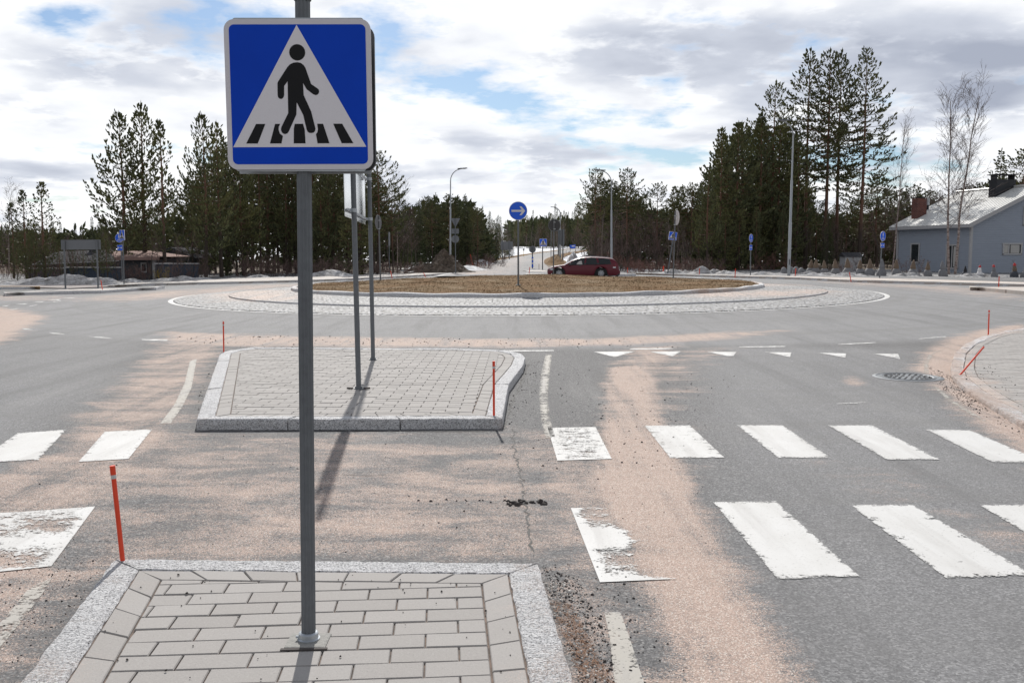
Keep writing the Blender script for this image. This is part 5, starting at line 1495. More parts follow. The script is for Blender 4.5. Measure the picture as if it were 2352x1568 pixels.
fill(['sp1', 'sp3', 'dp1', 'rp2'], 925, 1105, interp([(925, 470), (960, 462), (1010, 450), (1050, 452), (1100, 470)]), 92, 112, 15, 'dark conifer in the wood left of the far road', 'dark conifers left of the far road', (.75, 1.0))
# the far forest
fill(['sp1', 'sp2', 'yp4', 'sp2'], 1105, 1178, interp([(1105, 480), (1140, 500), (1178, 500)]), 230, 300, 10, 'slim conifer in the far forest left of the road end', 'conifers of the far forest left of the road end', (.6, .95), .4)
fill(['sp1', 'sp2', 'yp4', 'rp2', 'sp2'], 1180, 1350, interp([(1180, 498), (1200, 500), (1260, 492), (1300, 482), (1350, 478)]), 405, 450, 26, 'slim conifer in the far forest at the end of the road', 'conifers of the far forest at the end of the road', (.6, .95), .4)
fill(['sp2', 'sp1', 'yp4'], 1100, 1160, interp([(1100, 490), (1150, 520), (1210, 520)]), 190, 225, 6, 'dark conifer before the far forest left of the road', 'conifers before the far forest', (.7, 1), .3)
fill(['sp1', 'dp1'], 1180, 1345, interp([(1180, 512), (1240, 512), (1340, 500)]), 460, 500, 22, 'conifer deep in the far forest', 'conifers deep in the far forest', (.8, 1.2), .5)
fill(['b3', 'b4', 'b5', 'b3'], 1110, 1172, interp([(1110, 530), (1172, 530)]), 195, 245, 9, 'leafless brown tree at the edge of the far forest, left of the road', 'leafless trees at the edge of the far forest left of the road', (.9, 1.6), .3)
fill(['b3', 'b4', 'b5', 'b3'], 1185, 1345, interp([(1185, 535), (1230, 525), (1345, 520)]), 398, 415, 22, 'leafless brown tree at the edge of the far forest beyond the road', 'leafless trees at the edge of the far forest beyond the road', (.9, 1.6), .3)
# right of the far road
fill(['rp2', 'dp1', 'sp3'], 1358, 1480, interp([(1340, 430), (1400, 410), (1480, 440)]), 88, 100, 10, 'dark conifer in the clump behind the lamp post and the car', 'dark conifers behind the car')
fill(['b4', 'b3', 'b5', 'b4'], 1350, 1640, interp([(1330, 510), (1450, 490), (1640, 500)]), 76, 90, 26, 'leafless tree in the thicket behind the car and the leaning sign', 'leafless trees behind the car and the leaning sign', (.9, 1.4))
fill(['rp1', 'yp2', 'dp1'], 1540, 1650, interp([(1540, 440), (1600, 430), (1650, 380)]), 84, 96, 7, 'dark pine at the left foot of the right group', 'pines at the left foot of the right group')
fill(['yp4', 'dp1', 'yp2', 'sp1', 'dp2'], 1640, 1830, interp([(1640, 330), (1700, 300), (1780, 290), (1830, 320)]), 82, 96, 15, 'dense pine in the wall of trees left of the high pines', 'dense pines left of the high pines')
fill(['yp4', 'dp1'], 1600, 1830, interp([(1600, 500), (1700, 470), (1830, 480)]), 77, 82, 10, 'low bushy pine at the foot of the right group', 'low pines at the foot of the right group')
fill(['rp2', 'dp2', 'sp3', 'rp1'], 1830, 2110, interp([(1830, 440), (1950, 470), (2040, 440), (2110, 450)]), 96, 116, 16, 'dark conifer behind the stems of the high pines', 'dark conifers behind the high pines', (1, 1.4))
fill(['b3', 'b4', 'b3'], 1840, 2130, interp([(1840, 520), (2000, 500), (2130, 470)]), 80, 94, 20, 'leafless brown tree between the high pines and the house', 'leafless trees between the high pines and the house', (1, 1.5))
fill(['rp1', 'rp2', 'dp1'], 2100, 2400, interp([(2100, 450), (2200, 440), (2400, 390)]), 100, 118, 14, 'conifer in the wood behind the blue-grey house', 'conifers behind the blue-grey house', (1, 1.4))
fill(['b3', 'b4'], 2100, 2400, interp([(2100, 450), (2250, 420), (2400, 380)]), 92, 104, 12, 'leafless tree in the wood behind the blue-grey house', 'leafless trees behind the blue-grey house', (1, 1.4))
# bushes
fill(['bu1', 'bu2'], 1440, 1660, interp([(1440, 595), (1500, 585), (1600, 590), (1660, 600)]), 70, 76, 16, 'low reddish bare bush in front of the wood right of the car', 'bare bushes right of the car', (1.0, 1.6))
fill(['bu2', 'bu1'], 1345, 1440, interp([(1290, 585), (1440, 580)]), 76, 86, 8, 'low bare bush behind the car', 'bare bushes behind the car', (1.0, 1.6))
fill(['bu2'], 820, 960, interp([(820, 600), (960, 600)]), 68, 74, 9, 'low bare bush at the foot of the dark pines, left of the dirt heap', 'bare bushes left of the dirt heap', (1.0, 1.6))
fill(['bu2', 'bu1'], 1040, 1150, interp([(1040, 590), (1100, 588), (1150, 595)]), 80, 110, 8, 'low bare bush in the snow left of the far road', 'bare bushes in the snow left of the far road', (1.0, 1.6))
fill(['bu2', 'bu1'], -20, 470, interp([(-20, 600), (470, 600)]), 60, 70, 20, 'low bare bush under the pines of the left group', 'bare bushes under the left pines', (.9, 1.5))
fill(['bu2', 'bu2'], 560, 830, interp([(560, 590), (830, 590)]), 66, 72, 14, 'low bare bush at the edge of the dense stand', 'bare bushes at the edge of the dense stand', (.9, 1.5))
fill(['bu1', 'bu2'], 1670, 2080, interp([(1670, 600), (2080, 600)]), 70, 80, 16, 'low bare bush at the foot of the high pines', 'bare bushes at the foot of the high pines', (.9, 1.5))

fill(['yp4', 'yp3', 'yp2'], 20, 262, interp([(20, 540), (120, 548), (262, 545)]), 59, 61, 9, 'young pine standing before the low dark house at the left', 'young pines before the low house at the left', (.7, 1.1))
fill(['b4', 'b3'], 100, 470, interp([(100, 545), (470, 540)]), 60, 62, 9, 'thin leafless tree before the fences at the left', 'thin leafless trees before the fences at the left', (.8, 1.2))
# the wood beyond, read as one dark mass between the single trees
def mass(name, px0, px1, depth, topf, label, n, mat, seed):
    q_ = random.Random(seed); C = Fast()
    for i in range(n):
        px = q_.uniform(px0, px1); dd = depth*q_.uniform(1, 1.12); top = CAMH+(576-(topf(px)+q_.uniform(0, 26)))/F*dd
        x = (px-1176)/F*dd; z0 = float(gz(x, dd)); z = z0+(top-z0)*q_.random()**.85
        k_ = depth/90
        C.tuft(Vector((x, dd, z)), Vector((q_.gauss(0, .5), q_.gauss(0, .5), q_.uniform(-.4, 1))).normalized(), .9*k_*q_.uniform(.6, 1.3), .16*k_, q_)
    o = C.m.build(name, mat); tag(o, label, 'wood', kind='stuff')
mass('far_wood', -80, 950, 108, interp([(-80, 530), (150, 530), (300, 525), (420, 490), (520, 460), (870, 480), (950, 500)]), 'dark wood filling the gaps behind the trees on the left', 6500, M['spruce'], 1)
mass('far_wood', 900, 1130, 118, interp([(900, 490), (1000, 462), (1080, 465), (1110, 500), (1130, 560)]), 'dark wood behind the spruces left of the far road', 3000, M['spruce'], 2)
mass('far_wood', 1170, 1350, 470, interp([(1110, 515), (1345, 505)]), 'far dark forest closing the view at the end of the road', 2600, M['spruce'], 3)
mass('far_wood', 1350, 1680, 106, interp([(1335, 480), (1400, 440), (1480, 480), (1600, 480), (1680, 400)]), 'dark wood behind the thicket right of the far road', 4200, M['spruce'], 4)
mass('far_wood', 1640, 1850, 100, interp([(1640, 440), (1750, 400), (1850, 430)]), 'dark wood inside the dense group of pines on the right', 1700, M['pine'], 5)
mass('far_wood', 1830, 2450, 124, interp([(1830, 480), (1950, 500), (2100, 470), (2450, 420)]), 'dark wood behind the high pines and the house', 5500, M['spruce'], 6)
mass('far_wood', -1500, -70, 104, interp([(-1500, 500), (-900, 480), (-70, 515)]), 'dark wood beyond the left edge of the picture', 9000, M['spruce'], 7)
mass('far_wood', 2440, 3600, 112, interp([(2440, 430), (3600, 480)]), 'dark wood beyond the right edge of the picture', 8000, M['spruce'], 8)
# ================================================================== buildings
def mat_cladding(name, c, period=.16, axis='Z'):
    m, gg, b = new_mat(name)
    tcn = gg.n('ShaderNodeTexCoord'); sp = gg.n('ShaderNodeSeparateXYZ'); gg.l(tcn.outputs['Object'], sp.inputs[0])
    fr = gg.math('FRACT', gg.math('DIVIDE', sp.outputs[2], period))
    line = gg.ramp(fr, ((0.0, 1.0), (0.12, 0.0)))
    n = gg.noise(gg.mapping(tcn.outputs['Object'], (.6, .6, 4)), 2.0, 5, 0.6)
    cc = gg.mix(n, [x*.85 for x in c], [x*1.12 for x in c])
    gg.l(gg.mix(gg.math('MULTIPLY', line, .6), cc, [x*.35 for x in c]), b.inputs['Base Color'])
    b.inputs['Roughness'].default_value = .7
    bump(gg, b, fr, .5, .02)
    return m
M['clad'] = mat_cladding('blue_grey_cladding', (0.32, 0.36, 0.43))
M['clad_dark'] = mat_cladding('dark_blue_boards', (0.055, 0.075, 0.11), .18)
M['clad_grey'] = mat_cladding('dark_grey_boards', (0.07, 0.075, 0.085), .18)
def mat_roof(name, c, period=.35):
    m, gg, b = new_mat(name)
    tcn = gg.n('ShaderNodeTexCoord'); sp = gg.n('ShaderNodeSeparateXYZ'); gg.l(tcn.outputs['Object'], sp.inputs[0])
    n = gg.noise(tcn.outputs['Object'], 1.2, 5, 0.6)
    gg.l(gg.mix(n, [x*.85 for x in c], [min(1, x*1.1) for x in c]), b.inputs['Base Color']); b.inputs['Roughness'].default_value = .42; b.inputs['Metallic'].default_value = .0
    return m
M['roof'] = mat_roof('pale_metal_roof', (0.58, 0.58, 0.56)); M['roof_pink'] = simple('pinkish_roof', (0.26, 0.175, 0.155), .9, 0, .2, 3, 0, 0, .1)
M['roof_dark'] = simple('dark_roofing', (0.06, 0.06, 0.065), .95, 0, .3, 3, 0, 0, .05)
M['trim'] = simple('pale_grey_trim', (0.42, 0.42, 0.43), .6); M['glass'] = simple('window_glass', (0.03, 0.035, 0.04), .08, 0, .1, 2, 0, 0, .8)
M['curtain'] = simple('curtain', (0.45, 0.44, 0.42), .8)
def mat_brick():
    m, gg, b = new_mat('red_brick')
    tcn = gg.n('ShaderNodeTexCoord'); br = gg.n('ShaderNodeTexBrick', i_Scale=1.0)
    sp = gg.n('ShaderNodeSeparateXYZ'); gg.l(tcn.outputs['Object'], sp.inputs[0]); cb = gg.n('ShaderNodeCombineXYZ')
    gg.l(gg.math('ADD', sp.outputs[0], sp.outputs[1]), cb.inputs[0]); gg.l(sp.outputs[2], cb.inputs[1]); gg.l(cb.outputs[0], br.inputs['Vector'])
    br.inputs['Brick Width'].default_value = .26; br.inputs['Row Height'].default_value = .09; br.inputs['Mortar Size'].default_value = .008
    br.inputs['Color1'].default_value = (.17, .055, .038, 1); br.inputs['Color2'].default_value = (.10, .032, .026, 1); br.inputs['Mortar'].default_value = (.16, .13, .12, 1)
    gg.l(br.outputs[0], b.inputs['Base Color']); b.inputs['Roughness'].default_value = .9
    return m
M['brick'] = mat_brick()
def window(parent, c, w_, h_, ax, nrm, split=None, mull=None):
    """frame, pane and curtain on a wall; ax runs along the wall, nrm points outwards"""
    fr = MB(); X = Vector(ax); N = Vector(nrm); Z = UP; c = Vector(c)
    Mx = Matrix((X, N, Z)).transposed().to_4x4()
    t = .11
    for dx, dz, ww, hh in ((0, h_/2+t/2, w_+2*t+.08, t), (0, -h_/2-t/2, w_+2*t, t), (-w_/2-t/2, -.06, t, h_+.12), (w_/2+t/2, -.06, t, h_+.12)):
        fr.box(c+X*dx+Z*dz+N*.03, (ww, .06, hh), Mx)
    for s in (split or []): fr.box(c+X*s*w_+N*.02, (.09, .05, h_-.01), Mx)
    f = fr.build('window', M['trim'], parent)
    g_ = MB(); g_.box(c+N*.008, (w_, .012, h_), Mx); g_.build('pane', M['glass'], f)
    for s0, s1 in (mull or []):
        q = MB(); q.box(c+X*((s0+s1)/2)*w_+N*.016, (abs(s1-s0)*w_, .006, h_*.92), Mx); q.build('curtain', M['curtain'], f)
    return f
# --- blue-grey house on the right
near = Vector((31.9, 66.0, -.2)); X1 = Vector((-.205, .979, 0)).normalized(); X2 = Vector((.979, .205, 0)).normalized()   # X1 along the eaves, X2 along the gable
hw, gl = 8.4, 10.6; ze = 3.72+.2; pitch = .47; zr = ze+gl/2*pitch
root = empty('house', near, label='blue-grey wooden house with a pale ribbed metal roof at the right edge', cat='house')
P0 = Vector((0, 0, -.5))
mb = MB(); a = P0; b_ = P0+X1*hw; c_ = P0+X1*hw+X2*gl; d_ = P0+X2*gl
top = lambda p, z: Vector((p.x, p.y, z))
mb.add([a, b_, c_, d_, top(a, ze), top(b_, ze), top(c_, ze), top(d_, ze), top((a+d_)/2, zr), top((b_+c_)/2, zr)],
       [(0, 1, 5, 4), (1, 2, 6, 9, 5), (2, 3, 7, 6), (3, 0, 4, 8, 7)])
mb.build('wall', M['clad'], root)
ov, og = .55, .45
def roof_pt(u, v, dz=0): # u along eaves, v across from the near eave
    z = ze+min(v, gl-v)*pitch
    p = X1*u+X2*v; return Vector((p.x, p.y, z+dz))
for side, nm in ((0, 'roof'), (1, 'roof')):
    mb = MB(); n_ = int((hw+2*og)/.35)
    v0, v1 = (-ov, gl/2) if side == 0 else (gl+ov, gl/2)
    for i in range(n_):
        u0 = -og+i*(hw+2*og)/n_; u1 = -og+(i+1)*(hw+2*og)/n_; us = (u0, u1-.06, u1-.045, u1-.015, u1)
        hs = (.10, .10, .128, .128, .10)
        vs = [roof_pt(u, v0, h_) for u, h_ in zip(us, hs)]+[roof_pt(u, v1, h_) for u, h_ in zip(us, hs)]
        mb.add(vs, [(k, k+1, k+6, k+5) if side == 0 else (k+5, k+6, k+1, k) for k in range(4)])
    mb.add([roof_pt(-og, v0, .0), roof_pt(hw+og, v0, .0), roof_pt(hw+og, v1, .0), roof_pt(-og, v1, 0)], [(0, 3, 2, 1)])
    rf = mb.build(nm, M['roof'], root)
    if side == 0: roof0 = rf
    mb = MB()
    for u in (-og, hw+og):
        q0, q1 = roof_pt(u, v0, -.04), roof_pt(u, v1, -.04); s_ = X1*.015
        mb.add([q0-s_-UP*.14, q1-s_-UP*.14, q1-s_+UP*.17, q0-s_+UP*.17, q0+s_-UP*.14, q1+s_-UP*.14, q1+s_+UP*.17, q0+s_+UP*.17], [(0,1,2,3), (7,6,5,4), (0,4,5,1), (3,2,6,7)])
    q0, q1 = roof_pt(-og, v0, -.04), roof_pt(hw+og, v0, -.04)
    mb.add([q0-UP*.10, q1-UP*.10, q1+UP*.13, q0+UP*.13], [(0, 1, 2, 3)])
    mb.build('fascia', M['trim'], root)
mb = MB(); mb.tube([roof_pt(-og, gl/2, .17), roof_pt(hw+og, gl/2, .17)], .08, 6); mb.build('ridge_cap', M['roof'], roof0)
mb = MB(); M1 = Matrix((X2, X1, UP)).transposed().to_4x4()
for p in (Vector((0, 0, 0)), X1*hw):
    mb = MB(); mb.box(p+Vector((0, 0, ze/2-.3))-X2*.02-X1*.0, (.16, .16, ze+.2), M1); mb.build('corner_board', M['trim'], root)
def chim(u, v, w_, d_, z0, z1, mat, cap, nm='chimney'):
    p = X1*u+X2*v; mb = MB(); mb.box((p.x, p.y, (z0+z1)/2), (w_, d_, z1-z0), M1); o = mb.build(nm, mat, roof0)
    mb = MB(); mb.box((p.x, p.y, z1+.06+cap[1]), (w_*cap[0], d_*cap[0], .05), M1)
    if cap[1] > 0:
        for sx in (-1, 1):
            q = p+X2*sx*w_*.45; mb.box((q.x, q.y, z1+cap[1]/2+.02), (.05, d_*.8, cap[1]+.02), M1)
    mb.build('cap', M['roof_dark'], o)
M['dark_metal'] = simple('black_sheet_metal', (0.018, 0.02, 0.026), .5, .2, .3, 3)
chim(7.6, 1.15, .82, .7, ze+.3, ze+2.02, M['brick'], (1.08, 0))
chim(2.9, 4.6, 1.6, .8, ze+1.6, ze+3.15, M['dark_metal'], (1.2, .3))
mb = MB(); p = X1*8.2+X2*2.3; mb.tube([(p.x, p.y, ze+.9), (p.x, p.y, ze+1.55)], .10, 10); mb.build('vent_pipe', M['dark_metal'], roof0)
mb = MB(); mb.tube([(p.x, p.y, ze+1.55), (p.x, p.y, ze+2.1)], .14, 10); mb.build('vent_hood', M['galv_light'], roof0)
window(root, X1*1.9+UP*1.5-X2*.0, 1.15, 1.55, X1, -X2, [0.02], [(-.5, -.1)])
window(root, X1*6.2+UP*1.75, .9, 1.3, X1, -X2, None)
window(root, X2*3.3+UP*2.05, 1.35, .62, X2, -X1, [-.22], [(-.5, -.25), (-.1, .42)])
window(root, X2*4.9+UP*4.35, 1.5, 1.15, X2, -X1, [-.18, .2], [(-.5, -.22)])
# grey outbuilding glimpsed through the trees left of the house
b = at(1950, 628); root = empty('shed', Vector((26.6, 74.5, -.1)), label='small pale shed half hidden by shrubs, left of the blue-grey house', cat='shed')
mb = MB(); mb.box((0, 0, .7), (1.3, 1.2, 1.4)); mb.build('wall', M['trim'], root)
mb = MB(); mb.add([Vector(v) for v in ((-.75, -.7, 1.36), (.75, -.7, 1.36), (.75, 0, 1.7), (-.75, 0, 1.7), (-.75, .7, 1.36), (.75, .7, 1.36))], [(0, 1, 2, 3), (3, 2, 5, 4), (0, 3, 4), (1, 5, 2)]); mb.build('roof', M['roof_dark'], root)

# --- dark houses and fences on the left
def px3(px, py, d): return atd(px, py, d)
d0 = 63.0
def boxpx(mb, x0, y0, x1, y1, d, th):
    a, b = px3(x0, y1, d), px3(x1, y0, d)
    mb.box(((a.x+b.x)/2, d+th/2, (a.z+b.z)/2), (b.x-a.x, th, b.z-a.z))
orig = gnd(px3(310, 640, 64).x, 64); root = empty('house', orig, label='dark grey building with a pinkish roof behind the left pines', cat='house')
mb = MB(); boxpx(mb, 275, 588, 352, 646, 64, 5); wl = mb.build('wall', M['clad_grey'], root); wl.data.transform(Matrix.Translation(-orig))
mb = MB(); e0, e1, r0_, r1_ = px3(263, 591, 63.2), px3(366, 590, 63.2), px3(250, 577.5, 66.5), px3(344, 575.5, 66.5)
mb.add([e0, e1, r1_, r0_, e0-UP*.2, e1-UP*.2, Vector((e0.x-.6, 69.5, e0.z)), Vector((e1.x, 69.5, e1.z))], [(0, 1, 2, 3), (0, 4, 5, 1), (3, 2, 7, 6), (1, 7, 2), (0, 3, 6), (4, 6, 7, 5)])
rf = mb.build('roof', M['roof_pink'], root); rf.data.transform(Matrix.Translation(-orig))
mb = MB(); boxpx(mb, 323.5, 603, 336, 626, 63.9, .06); f_ = mb.build('window', M['trim'], root); f_.data.transform(Matrix.Translation(-orig))
mb = MB(); boxpx(mb, 326, 606, 334, 622.5, 63.86, .03); g_ = mb.build('pane', M['glass'], f_); g_.data.transform(Matrix.Translation(-orig))
mb = MB(); boxpx(mb, 351, 594, 355, 646, 63.7, .3); c_ = mb.build('corner_board', M['trim'], root); c_.data.transform(Matrix.Translation(-orig))
orig = gnd(px3(180, 640, 74).x, 74); root = empty('house', orig, label='long low dark house behind the wide sign board at left', cat='house')
mb = MB(); boxpx(mb, 88, 601, 262, 640, 74, 7); o = mb.build('wall', M['clad_grey'], root); o.data.transform(Matrix.Translation(-orig))
mb = MB(); boxpx(mb, 120, 604, 250, 618, 73.9, .06); f_ = mb.build('window', M['trim'], root); f_.data.transform(Matrix.Translation(-orig))
mb = MB(); boxpx(mb, 123, 606, 247, 616, 73.85, .03); g_ = mb.build('pane', M['glass'], f_); g_.data.transform(Matrix.Translation(-orig))
mb = MB(); e0, e1, r0_, r1_ = px3(75, 608, 73.3), px3(268, 600, 73.3), px3(130, 578, 77.5), px3(252, 573, 77.5)
e0b = Vector((e0.x, 82, e0.z)); e1b = Vector((e1.x, 82, e1.z))
mb.add([e0, e1, r1_, r0_, e0b, e1b, e0-UP*.18, e1-UP*.18], [(0, 1, 2, 3), (3, 2, 5, 4), (0, 3, 4), (1, 5, 2), (6, 7, 1, 0)])
rf = mb.build('roof', M['roof_dark'], root); rf.data.transform(Matrix.Translation(-orig))
mb = MB(); mb.tube([e0+Vector((0, -.05, .03)), e1+Vector((0, -.05, .03))], .07, 4); o = mb.build('snowy_eave', M['trim'], root); o.data.transform(Matrix.Translation(-orig))
mb = MB(); boxpx(mb, 205, 556, 222, 582, 77, .8); ch_ = mb.build('chimney', M['dark_metal'], rf); ch_.data.transform(Matrix.Translation(-orig))
orig = gnd(px3(400, 640, 78).x, 78); root = empty('house', orig, label='dark gabled house behind the thin pine, right of the pink-roofed building', cat='house')
mb = MB(); e0, e1, tp = px3(352, 585, 78), px3(440, 588, 78), px3(397, 570, 78)
z0 = -.3; dv = Vector((0, 6, 0))
mb.add([Vector((e0.x+.4, 78, z0)), Vector((e1.x-.4, 78, z0)), e1, tp, e0, Vector((e0.x+.4, 84, z0)), Vector((e1.x-.4, 84, z0)), e1+dv, tp+dv, e0+dv], [(0, 1, 2, 3, 4), (0, 4, 9, 5), (1, 6, 7, 2), (5, 9, 8, 7, 6)])
o = mb.build('wall', M['clad_grey'], root); o.data.transform(Matrix.Translation(-orig))
mb = MB(); ov_ = Vector((0, -.5, .08))
for p, q in ((e0+Vector((-.5, 0, -.25)), tp), (tp, e1+Vector((.5, 0, -.25)))):
    mb.add([p+ov_, q+ov_, q+dv+UP*.08, p+dv+UP*.08, p+ov_-UP*.14, q+ov_-UP*.14], [(0, 1, 2, 3), (4, 5, 1, 0)])
o = mb.build('roof', M['roof_dark'], root); o.data.transform(Matrix.Translation(-orig))
def fence(pxs, d, label, capmat='trim'):
    a, b = px3(pxs[0][0], pxs[0][1], d), px3(pxs[1][0], pxs[1][1], d); orig = gnd(a.x, d, -.1)
    root = empty('fence', orig, label=label, cat='fence'); L = b.x-a.x; n = int(L/.12)
    mb = MB(); h_ = a.z-orig.z
    for i in range(n): mb.box((L*(i+.5)/n, (i % 2)*.015, h_/2), (L/n*.96, .025, h_))
    mb.build('boards', M['clad_dark'], root)
    mb = MB(); mb.box((L/2, 0, h_+.05), (L+.1, .22, .07)); mb.build('cap_rail', M[capmat], root)
    for i in range(0, int(L/2.4)+1):
        mb = MB(); mb.box((min(L-.05, i*2.4+.05), -.05, h_/2), (.11, .06, h_)); mb.build('post', M['clad_grey'], root)
fence([(150, 616), (275, 611)], 61.5, 'dark blue board fence left of the pink-roofed building')
fence([(358, 607), (456, 607)], 63.0, 'dark blue board fence right of the pink-roofed building')
fence([(60, 618), (150, 618)], 66, 'dark board fence furthest to the left, behind the small pines')
tpx('bu1', 372, 612, 61, 'yellowish bush before the right dark blue fence', None, .8)
M['twig_yellow'] = simple('yellow_twigs', (0.30, 0.22, 0.03), .85)
yb = [o for o in bpy.data.objects if o.get('label', '').startswith('yellowish bush')][0]
for ch in yb.children: ch.data = ch.data.copy(); ch.data.materials[0] = M['twig_yellow']

# ================================================================== snow and heaps
def heap(name, px, depth, w_, d_, h_, mat, label, cat, seed, peaks=((0, 0, 1),), nx=60, ny=30, rough=.12, dz=-.03, group=None):
    x = (px-1176)/F*depth; b = gnd(x, depth, dz); r_ = random.Random(seed)
    ph = [(r_.uniform(1, 3.0)*(2**i), r_.uniform(1, 3.0)*(2**i), r_.uniform(0, 6), .55**i) for i in range(6)]
    mb = MB(); vs = []
    for j in range(ny+1):
        for i in range(nx+1):
            u = -1+2*i/nx; v = -1+2*j/ny
            e = max(0, 1-u*u)*max(0, 1-v*v); hh = 0
            for pu, pv, s in peaks: hh = max(hh, s*math.exp(-((u-pu)**2*(3.2 if len(peaks) > 1 else 1.2)+(v-pv)**2*1.2)))
            X_, Y_ = u*w_/2, v*d_/2
            nz = sum(a_*math.sin(fx*X_+p+1.7*math.sin(fy*Y_+p))*math.sin(fy*Y_*1.3+fx*.3*X_+p*2) for fx, fy, p, a_ in ph)
            z = h_*hh*(e**.6)*(1+rough*2*nz)+rough*.12*nz*(e > 0)
            vs.append(Vector((X_, Y_, max(-.04, z)+(0 if e > 0 else -.04)+(float(gz(x+X_, depth+Y_))-float(gz(x, depth))))))
    mb.add(vs, [(j*(nx+1)+i, j*(nx+1)+i+1, (j+1)*(nx+1)+i+1, (j+1)*(nx+1)+i) for j in range(ny) for i in range(nx)])
    o = mb.build(name, mat, None); o.location = b; tag(o, label, cat, group); return o
M['dirt'] = mat_snow('dirt_heap', 1.0)
def mat_dirt():
    m, gg, b = new_mat('dirt')
    pos = gg.n('ShaderNodeNewGeometry').outputs['Position']
    n = gg.noise(pos, 3.5, 8, .7); gg.l(gg.ramp(n, ((.35, (.055, .042, .032)), (.55, (.14, .11, .085)), (.7, (.30, .26, .22)), (.8, (.6, .6, .62)))), b.inputs['Base Color'])
    b.inputs['Roughness'].default_value = .95; bump(gg, b, n, 1, .15); return m
M['dirt'] = mat_dirt()
heap('dirt_heap', 1010, 73, 6.0, 3.5, 1.25, M['dirt'], 'heap of brown dirt and dirty snow at the foot of the left lamp post', 'heap', 3, ((-.45, 0, .6), (.12, 0, 1), (.75, .1, .35)), 110, 50, .22)
heap('snow_heap', 757, 64.5, 5.0, 2.5, .52, M['dirty_snow'], 'low grey snow heap on the far pavement just right of the near sign pole', 'snow heap', 4, ((-.1, 0, 1),), 90, 30, .06)
heap('snow_bank', 118, 52, 9.2, 1.7, .55, M['dirty_snow'], 'long dirty snow bank behind the wide sign board at left', 'snow bank', 5, ((-.6, 0, .7), (-.1, 0, .8), (.42, 0, 1.25)), 150, 30, .12)
heap('snow_bank', 305, 58, 2.6, 1, .22, M['dirty_snow'], 'small remnant of snow under the pink-roofed building', 'snow bank', 6)
heap('snow_bank', 430, 60, 5.5, 1.3, .34, M['dirty_snow'], 'dark snow bank along the pavement below the broad left pine', 'snow bank', 16, ((-.3, 0, 1), (.4, 0, .6)), 90, 24, .15)
heap('snow_bank', 610, 62, 7, 1.2, .25, M['dirty_snow'], 'thin snow bank either side of the near sign pole', 'snow bank', 17, ((-.3, 0, 1), (.4, 0, .8)), 90, 24, .15)
for i, (px, w_, h_, sd, lb) in enumerate(((1735-1176+1176-5, 0, 0, 0, ''),)): pass
for px, dp, w_, h_, sd, lb in ((1560, 68.5, 3.4, .30, 7, 'dirty snow heap at the foot of the leaning crossing sign'), (1625, 67.5, 3.0, .42, 8, 'dirty snow heap right of the leaning crossing sign'),
                           (1675, 66.5, 2.2, .22, 9, 'flat snow heap left of the walker and cycle sign'), (1770, 63.5, 4.0, .22, 10, 'flat snow remnant left of the tall pale lamp post'),
                           (1870, 60.5, 3.6, .26, 11, 'snow bank under the brown wrapped shrubs beside the tall lamp post'), (1960, 58.6, 3.2, .24, 12, 'snow bank under the middle wrapped shrubs'),
                           (2110, 57.5, 4.2, .20, 13, 'grey snow bank under the wrapped shrubs before the side wall'), (2270, 56.0, 5.0, .20, 14, 'grey snow bank under the wrapped shrubs before the gable')):
    heap('snow_bank', px, dp, w_, 1.1, h_, M['dirty_snow'], lb, 'snow bank', sd, ((-.4, 0, 1), (.45, 0, .7)), 90, 20, .16)
heap('snow_heap', 1322, 100, 3.0, 4, 1.45, M['snow'], 'large clean snow heap just behind the car roof', 'snow heap', 15, ((-.2, 0, 1), (.5, 0, .7)), 60, 30, .05)
heap('earth_bank', 1276, 118, 2.6, 14, 1.2, M['grass'], 'brown grassy bank right of the far road', 'bank', 20, ((0, 0, 1),), 60, 30, .06)
heap('snow_heap', 1075, 82, 4, 4, .5, M['snow'], 'white snow heap between the dirt heap and the far road', 'snow heap', 18, ((0, 0, 1),), 60, 30, .05)
heap('snow_heap', 1100, 120, 5, 18, .7, M['snow'], 'sheet of white snow left of the far road', 'snow heap', 19, ((0, 0, 1),), 60, 30, .03)

